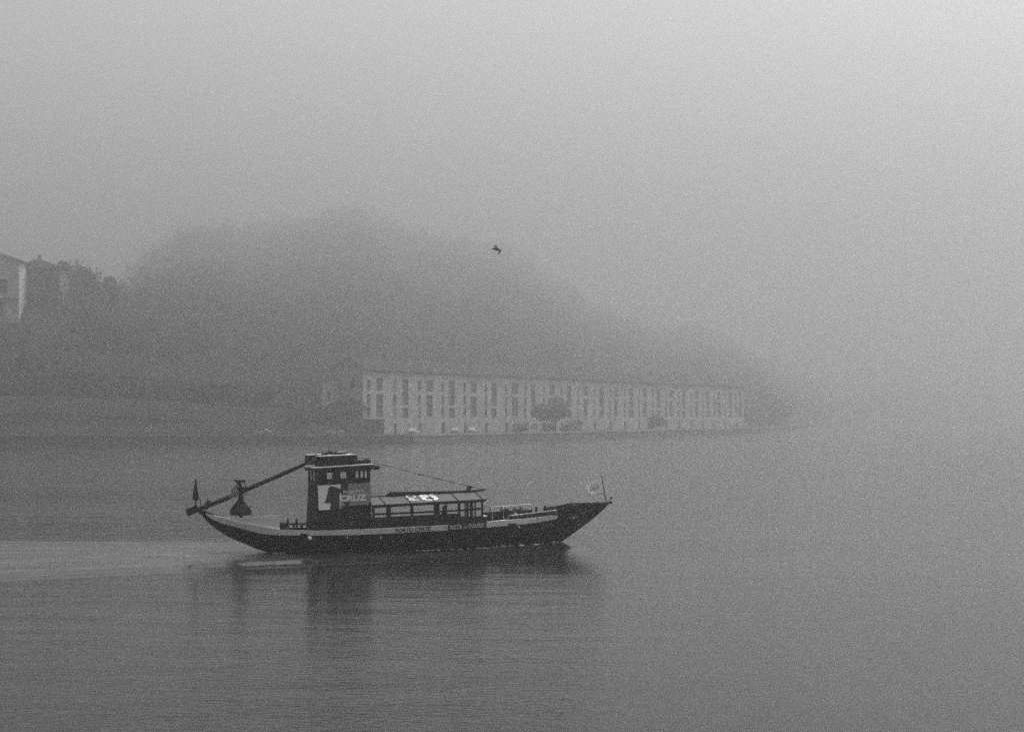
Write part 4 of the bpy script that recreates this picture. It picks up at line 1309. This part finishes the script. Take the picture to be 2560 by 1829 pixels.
# ------------------------------------------------------------------ foam along the waterline
mb = MB()
r2 = random.Random(9)
def foam_run(pts, w, hgt):
    n = len(pts)
    for i in range(n - 1):
        for _ in range(4):
            if r2.random() < 0.35: continue
            t = r2.random()
            x = pts[i][0] + (pts[i + 1][0] - pts[i][0]) * t
            u = L(x, 1365, -1.9)[0]
            z0_ = float(bow_hump(np.array(BOW_U - u * BS))) / BS * 0.85
            y = -(float(yh(u, z0_ + 0.02)) + r2.uniform(0.02, w))
            s = r2.uniform(0.04, 0.20)
            z = r2.uniform(0.0, hgt) * r2.random()
            mb.lathe((u, y, z0_ + z - 0.03), [(0.01, 0), (s, 0.015), (s * 0.7, 0.05 + z * 0.5), (0.01, 0.07 + z)], 6, 0.3)
foam_run([(x, 0) for x in np.linspace(1205, 1440, 34)], 0.45, 0.07)
foam_run([(x, 0) for x in np.linspace(1040, 1205, 10)], 0.10, 0.02)
for k in range(11):
    u = L(700 + r2.uniform(-10, 14), 1372, -1.9)[0]
    s = r2.uniform(0.05, 0.16)
    mb.lathe((u, -(float(yh(u, 0.05)) + r2.uniform(0.0, 0.25)), -0.02), [(0.01, 0), (s, 0.02), (s * 0.7, 0.08), (0.01, r2.uniform(0.09, 0.2))], 6, 0.3)
fo = mb.build('bow_foam', M['foam'], None, True)
fo.scale = (BS, BS, BS)
fo.location = BOAT_O; fo.rotation_euler = (0, 0, PSI)
tag(fo, 'thin white foam along the waterline of the boat', 'foam', kind='stuff')

# ------------------------------------------------------------------ people
def skin_body(name, verts, edges, radii, m, parent, root=0):
    me = bpy.data.meshes.new(name)
    me.from_pydata(verts, edges, [])
    o = bpy.data.objects.new(name, me)
    col.objects.link(o)
    md = o.modifiers.new('skin', 'SKIN')
    sk = me.skin_vertices[0].data
    for i, r in enumerate(radii):
        sk[i].radius = (r, r)
    sk[root].use_root = True
    ss_ = o.modifiers.new('sub', 'SUBSURF'); ss_.levels = 1; ss_.render_levels = 1
    dg = bpy.context.evaluated_depsgraph_get()
    nm = bpy.data.meshes.new_from_object(o.evaluated_get(dg))
    bpy.data.objects.remove(o)
    nm.name = name
    nm.materials.clear()
    return link(name, nm, m, parent, True)

def person(label, foot, rz, pose, coat, group):
    """foot: point on the floor / under the seat; pose 'sit' or 'stand'; faces +x before the turn"""
    P = empty('person', foot, rz)
    tag(P, label, 'person', group)
    hip = 0.48 if pose == 'sit' else 0.92
    V_, E_, R_ = [], [], []
    def add(p_, r, par=None):
        V_.append(p_); R_.append(r)
        if par is not None: E_.append((par, len(V_) - 1))
        return len(V_) - 1
    pel = add((0, 0, hip), 0.15)
    ab = add((0.0, 0, hip + 0.2), 0.14, pel)
    ch = add((0.02, 0, hip + 0.40), 0.16, ab)
    nb = add((0.03, 0, hip + 0.53), 0.07, ch)
    nk = add((0.05, 0, hip + 0.60), 0.055, nb)
    for sg in (-1, 1):
        if pose == 'sit':
            h0 = add((0.06, sg * 0.10, hip), 0.09, pel)
            kn = add((0.44, sg * 0.12, hip + 0.02), 0.062, h0)
            an = add((0.46, sg * 0.12, 0.09), 0.045, kn)
            add((0.62, sg * 0.13, 0.05), 0.04, an)
        else:
            h0 = add((0, sg * 0.10, hip - 0.06), 0.09, pel)
            kn = add((0.03, sg * 0.11, 0.49), 0.065, h0)
            an = add((0.0, sg * 0.11, 0.09), 0.045, kn)
            add((0.17, sg * 0.12, 0.05), 0.04, an)
        shd = add((0.02, sg * 0.19, hip + 0.47), 0.065, ch)
        if pose == 'sit':
            el = add((0.08, sg * 0.24, hip + 0.19), 0.048, shd)
            wr = add((0.30, sg * 0.14, hip + 0.13), 0.032, el)
            fw = Vector((0.9, -0.3 * sg, -0.1)).normalized()
        else:
            el = add((0.12, sg * 0.27, hip + 0.24), 0.048, shd)
            wr = add((0.36, sg * 0.18, hip + 0.30), 0.032, el)
            fw = Vector((0.95, -0.2 * sg, 0.1)).normalized()
        hand_root = Vector(V_[wr])
        pm = add(tuple(hand_root + fw * 0.07), 0.030, wr)
    body = skin_body('body', V_, E_, R_, coat, P, pel)
    # hands with five fingers
    for sg in (-1, 1):
        if pose == 'sit':
            w = Vector((0.30, sg * 0.14, hip + 0.13)); fw = Vector((0.9, -0.3 * sg, -0.1)).normalized()
        else:
            w = Vector((0.36, sg * 0.18, hip + 0.30)); fw = Vector((0.95, -0.2 * sg, 0.1)).normalized()
        sidev = fw.cross(Vector((0, 0, 1))).normalized()
        V2, E2, R2 = [tuple(w + fw * 0.05), tuple(w + fw * 0.10)], [(0, 1)], [0.030, 0.034]
        for k in range(4):
            b0 = w + fw * 0.11 + sidev * (k - 1.5) * 0.022
            ln = (0.065, 0.078, 0.072, 0.055)[k]
            i0 = len(V2)
            V2 += [tuple(b0), tuple(b0 + fw * ln * 0.6 - Vector((0, 0, 0.012))), tuple(b0 + fw * ln * 0.9 - Vector((0, 0, 0.035)))]
            R2 += [0.010, 0.009, 0.008]
            E2 += [(1, i0), (i0, i0 + 1), (i0 + 1, i0 + 2)]
        th = w + fw * 0.06 - sidev * sg * 0.03
        i0 = len(V2)
        V2 += [tuple(th), tuple(th + fw * 0.03 - sidev * sg * 0.03), tuple(th + fw * 0.06 - sidev * sg * 0.035)]
        R2 += [0.012, 0.010, 0.009]; E2 += [(0, i0), (i0, i0 + 1), (i0 + 1, i0 + 2)]
        skin_body('hand', V2, E2, R2, M['skin'], P, 0)
    # head with brow, nose, chin, ears
    hc = Vector((0.075, 0, hip + 0.72))
    bm = bmesh.new()
    bmesh.ops.create_uvsphere(bm, u_segments=16, v_segments=12, radius=1.0)
    for vv in bm.verts:
        x, y, z = vv.co
        w_ = 1.0 - 0.22 * max(0, -z)
        X, Y, Z = x * 0.098 * w_, y * 0.078 * w_, z * 0.118
        if x > 0.55 and abs(y) < 0.3 and -0.35 < z < 0.1: X += 0.018          # nose
        if x > 0.5 and 0.05 < z < 0.35 and 0.2 < abs(y) < 0.55: X -= 0.008      # eye sockets
        if x > 0.5 and -0.62 < z < -0.4 and abs(y) < 0.4: X += 0.006           # mouth
        if abs(y) > 0.9 and abs(z) < 0.3: Y *= 1.14                             # ears
        vv.co = (X, Y, Z)
    hm_ = bpy.data.meshes.new('head'); bm.to_mesh(hm_); bm.free()
    hd = link('head', hm_, M['skin'], P, True); hd.location = hc
    bm = bmesh.new()
    bmesh.ops.create_uvsphere(bm, u_segments=16, v_segments=10, radius=1.0)
    for vv in bm.verts:
        x, y, z = vv.co
        vv.co = (x * 0.107 - 0.012, y * 0.089, z * 0.12 + 0.012)
        if x > 0.35 and z < 0.45: vv.co.x = min(vv.co.x, 0.03)
        if z < -0.35: vv.co.x = min(vv.co.x, -0.02); vv.co.z = max(vv.co.z, -0.06)
    hm2 = bpy.data.meshes.new('hair'); bm.to_mesh(hm2); bm.free()
    hr = link('hair', hm2, M['hair'], hd, True)
    return P
def seat_person(label, x, yhead, yl, rz, pose, coat, group):
    u, zh = L(x, yhead, yl)                            # head centre
    foot_z = zh * BS - (0.72 + (0.48 if pose == 'sit' else 0.92))
    w = BOAT_O + (BA * u + BB * yl) * BS
    return person(label, (w.x, w.y, foot_z), PSI + rz, pose, coat, group)
person_g = 'people aboard the river boat'
seat_person('helmsman in dark clothes standing at the tower gallery window', 876, 1184.5, -0.5, R(5), 'stand', M['coat'], person_g)
seat_person('passenger in a dark coat sitting inside the roofed cabin', 1108, 1270, -0.7, R(0), 'sit', M['coat'], person_g)
seat_person('passenger in a pale top sitting on the open foredeck', 1289.5, 1273.5, -0.3, R(190), 'sit', M['pale_coat'], person_g)
seat_person('passenger in dark clothes sitting on the foredeck bench beside the locker', 1304, 1271, 0.3, R(200), 'sit', M['coat'], person_g)

# ------------------------------------------------------------------ the bird
def bird():
    Yb = 108.0
    k = Yb / F
    c = at(1242, 623, Yb)
    b = empty('gull', c)
    b.scale = (1.3, 1.0, 1.3)
    tag(b, 'dark gull gliding over the river against the fog', 'bird')
    def q(x, y, dy): return Vector(((x - 1242) * k, dy, -(y - 623) * k))
    # body: spindle from bill (left) to tail (right)
    pts = [q(1232.3, 622.3, -0.04), q(1233.6, 622, -0.04), q(1236, 622.2, -0.03), q(1239, 622.8, 0), q(1243, 623, 0.03), q(1246.5, 623.6, 0.06), q(1249, 624.4, 0.08)]
    body = MB().tube(pts, [0.006, 0.022, 0.026, 0.045, 0.055, 0.032, 0.015], 10).build('body', M['bird'], b, True)
    def wing(le, te, dyl, dyt, name='wing'):
        mb = MB()
        v, n = [], len(le)
        for (xa, ya), (xb, yb), da in zip(le, te, dyl):
            v += [q(xa, ya, da), q(xb, yb, da + 0.02)]
        v2 = [p_ + Vector((0.004, 0.012, 0.004)) for p_ in v]
        f = [(2 * i, 2 * i + 2, 2 * i + 3, 2 * i + 1) for i in range(n - 1)]
        m2 = 2 * n
        f2 = [tuple(j + m2 for j in reversed(t_)) for t_ in f]
        rim = [2 * i for i in range(n)] + [2 * i + 1 for i in range(n - 1, -1, -1)]
        f3 = [(rim[i], rim[(i + 1) % m2], rim[(i + 1) % m2] + m2, rim[i] + m2) for i in range(m2)]
        mb.add(v + v2, f + f2 + f3)
        return fix_normals(mb.build(name, M['bird'], b))
    # far wing raised and hooked, near wing bent down
    wing([(1238.6, 622.8), (1237.8, 619.5), (1236.6, 616.2), (1235.2, 614.4)], [(1245.0, 623.4), (1243.2, 619.0), (1241.6, 614.9), (1237.0, 614.2)], [0.0, 0.22, 0.42, 0.5], None)
    wing([(1241.5, 623.6), (1244, 626.5), (1245.1, 630), (1246.2, 634.4)], [(1247.0, 622.6), (1250.0, 624.8), (1249.6, 629.5), (1247.0, 634.2)], [-0.02, -0.2, -0.4, -0.56], None)
    fix_normals(MB().prism([(q(1247.5, 623.4, 0).x, q(1247.5, 623.4, 0).z), (q(1250.5, 624, 0).x, q(1250.5, 624, 0).z), (q(1250, 626.3, 0).x, q(1250, 626.3, 0).z), (q(1247.5, 625.3, 0).x, q(1247.5, 625.3, 0).z)], 0.05, 0.065).build('tail', M['bird'], b))
bird()

# ------------------------------------------------------------------ fog
HX, HY0, HY1, HZ0, HZ1 = 4500.0, -400.0, 6900.0, -3.2, float(max(Zt.max(), 0)) + 16.0
hz = MB().box(-HX, HX, HY0, HY1, HZ0, HZ1).build('haze', None)
hm = bpy.data.materials.new('fog')
hm.use_nodes = True
nt = hm.node_tree
nt.nodes.clear()
out = nt.nodes.new('ShaderNodeOutputMaterial')
pv = nt.nodes.new('ShaderNodeVolumePrincipled')
pv.inputs['Color'].default_value = (HAZE_COLOR,) * 3 + (1,)
pv.inputs['Density'].default_value = HAZE_DENSITY
pv.inputs['Anisotropy'].default_value = HAZE_ANISO
nt.links.new(pv.outputs['Volume'], out.inputs['Volume'])
hz.data.materials.append(hm)
tag(hz, 'pale even fog filling the whole river valley', 'fog', kind='stuff')
print('haze top', HZ1, 'boat U', U0, U1)
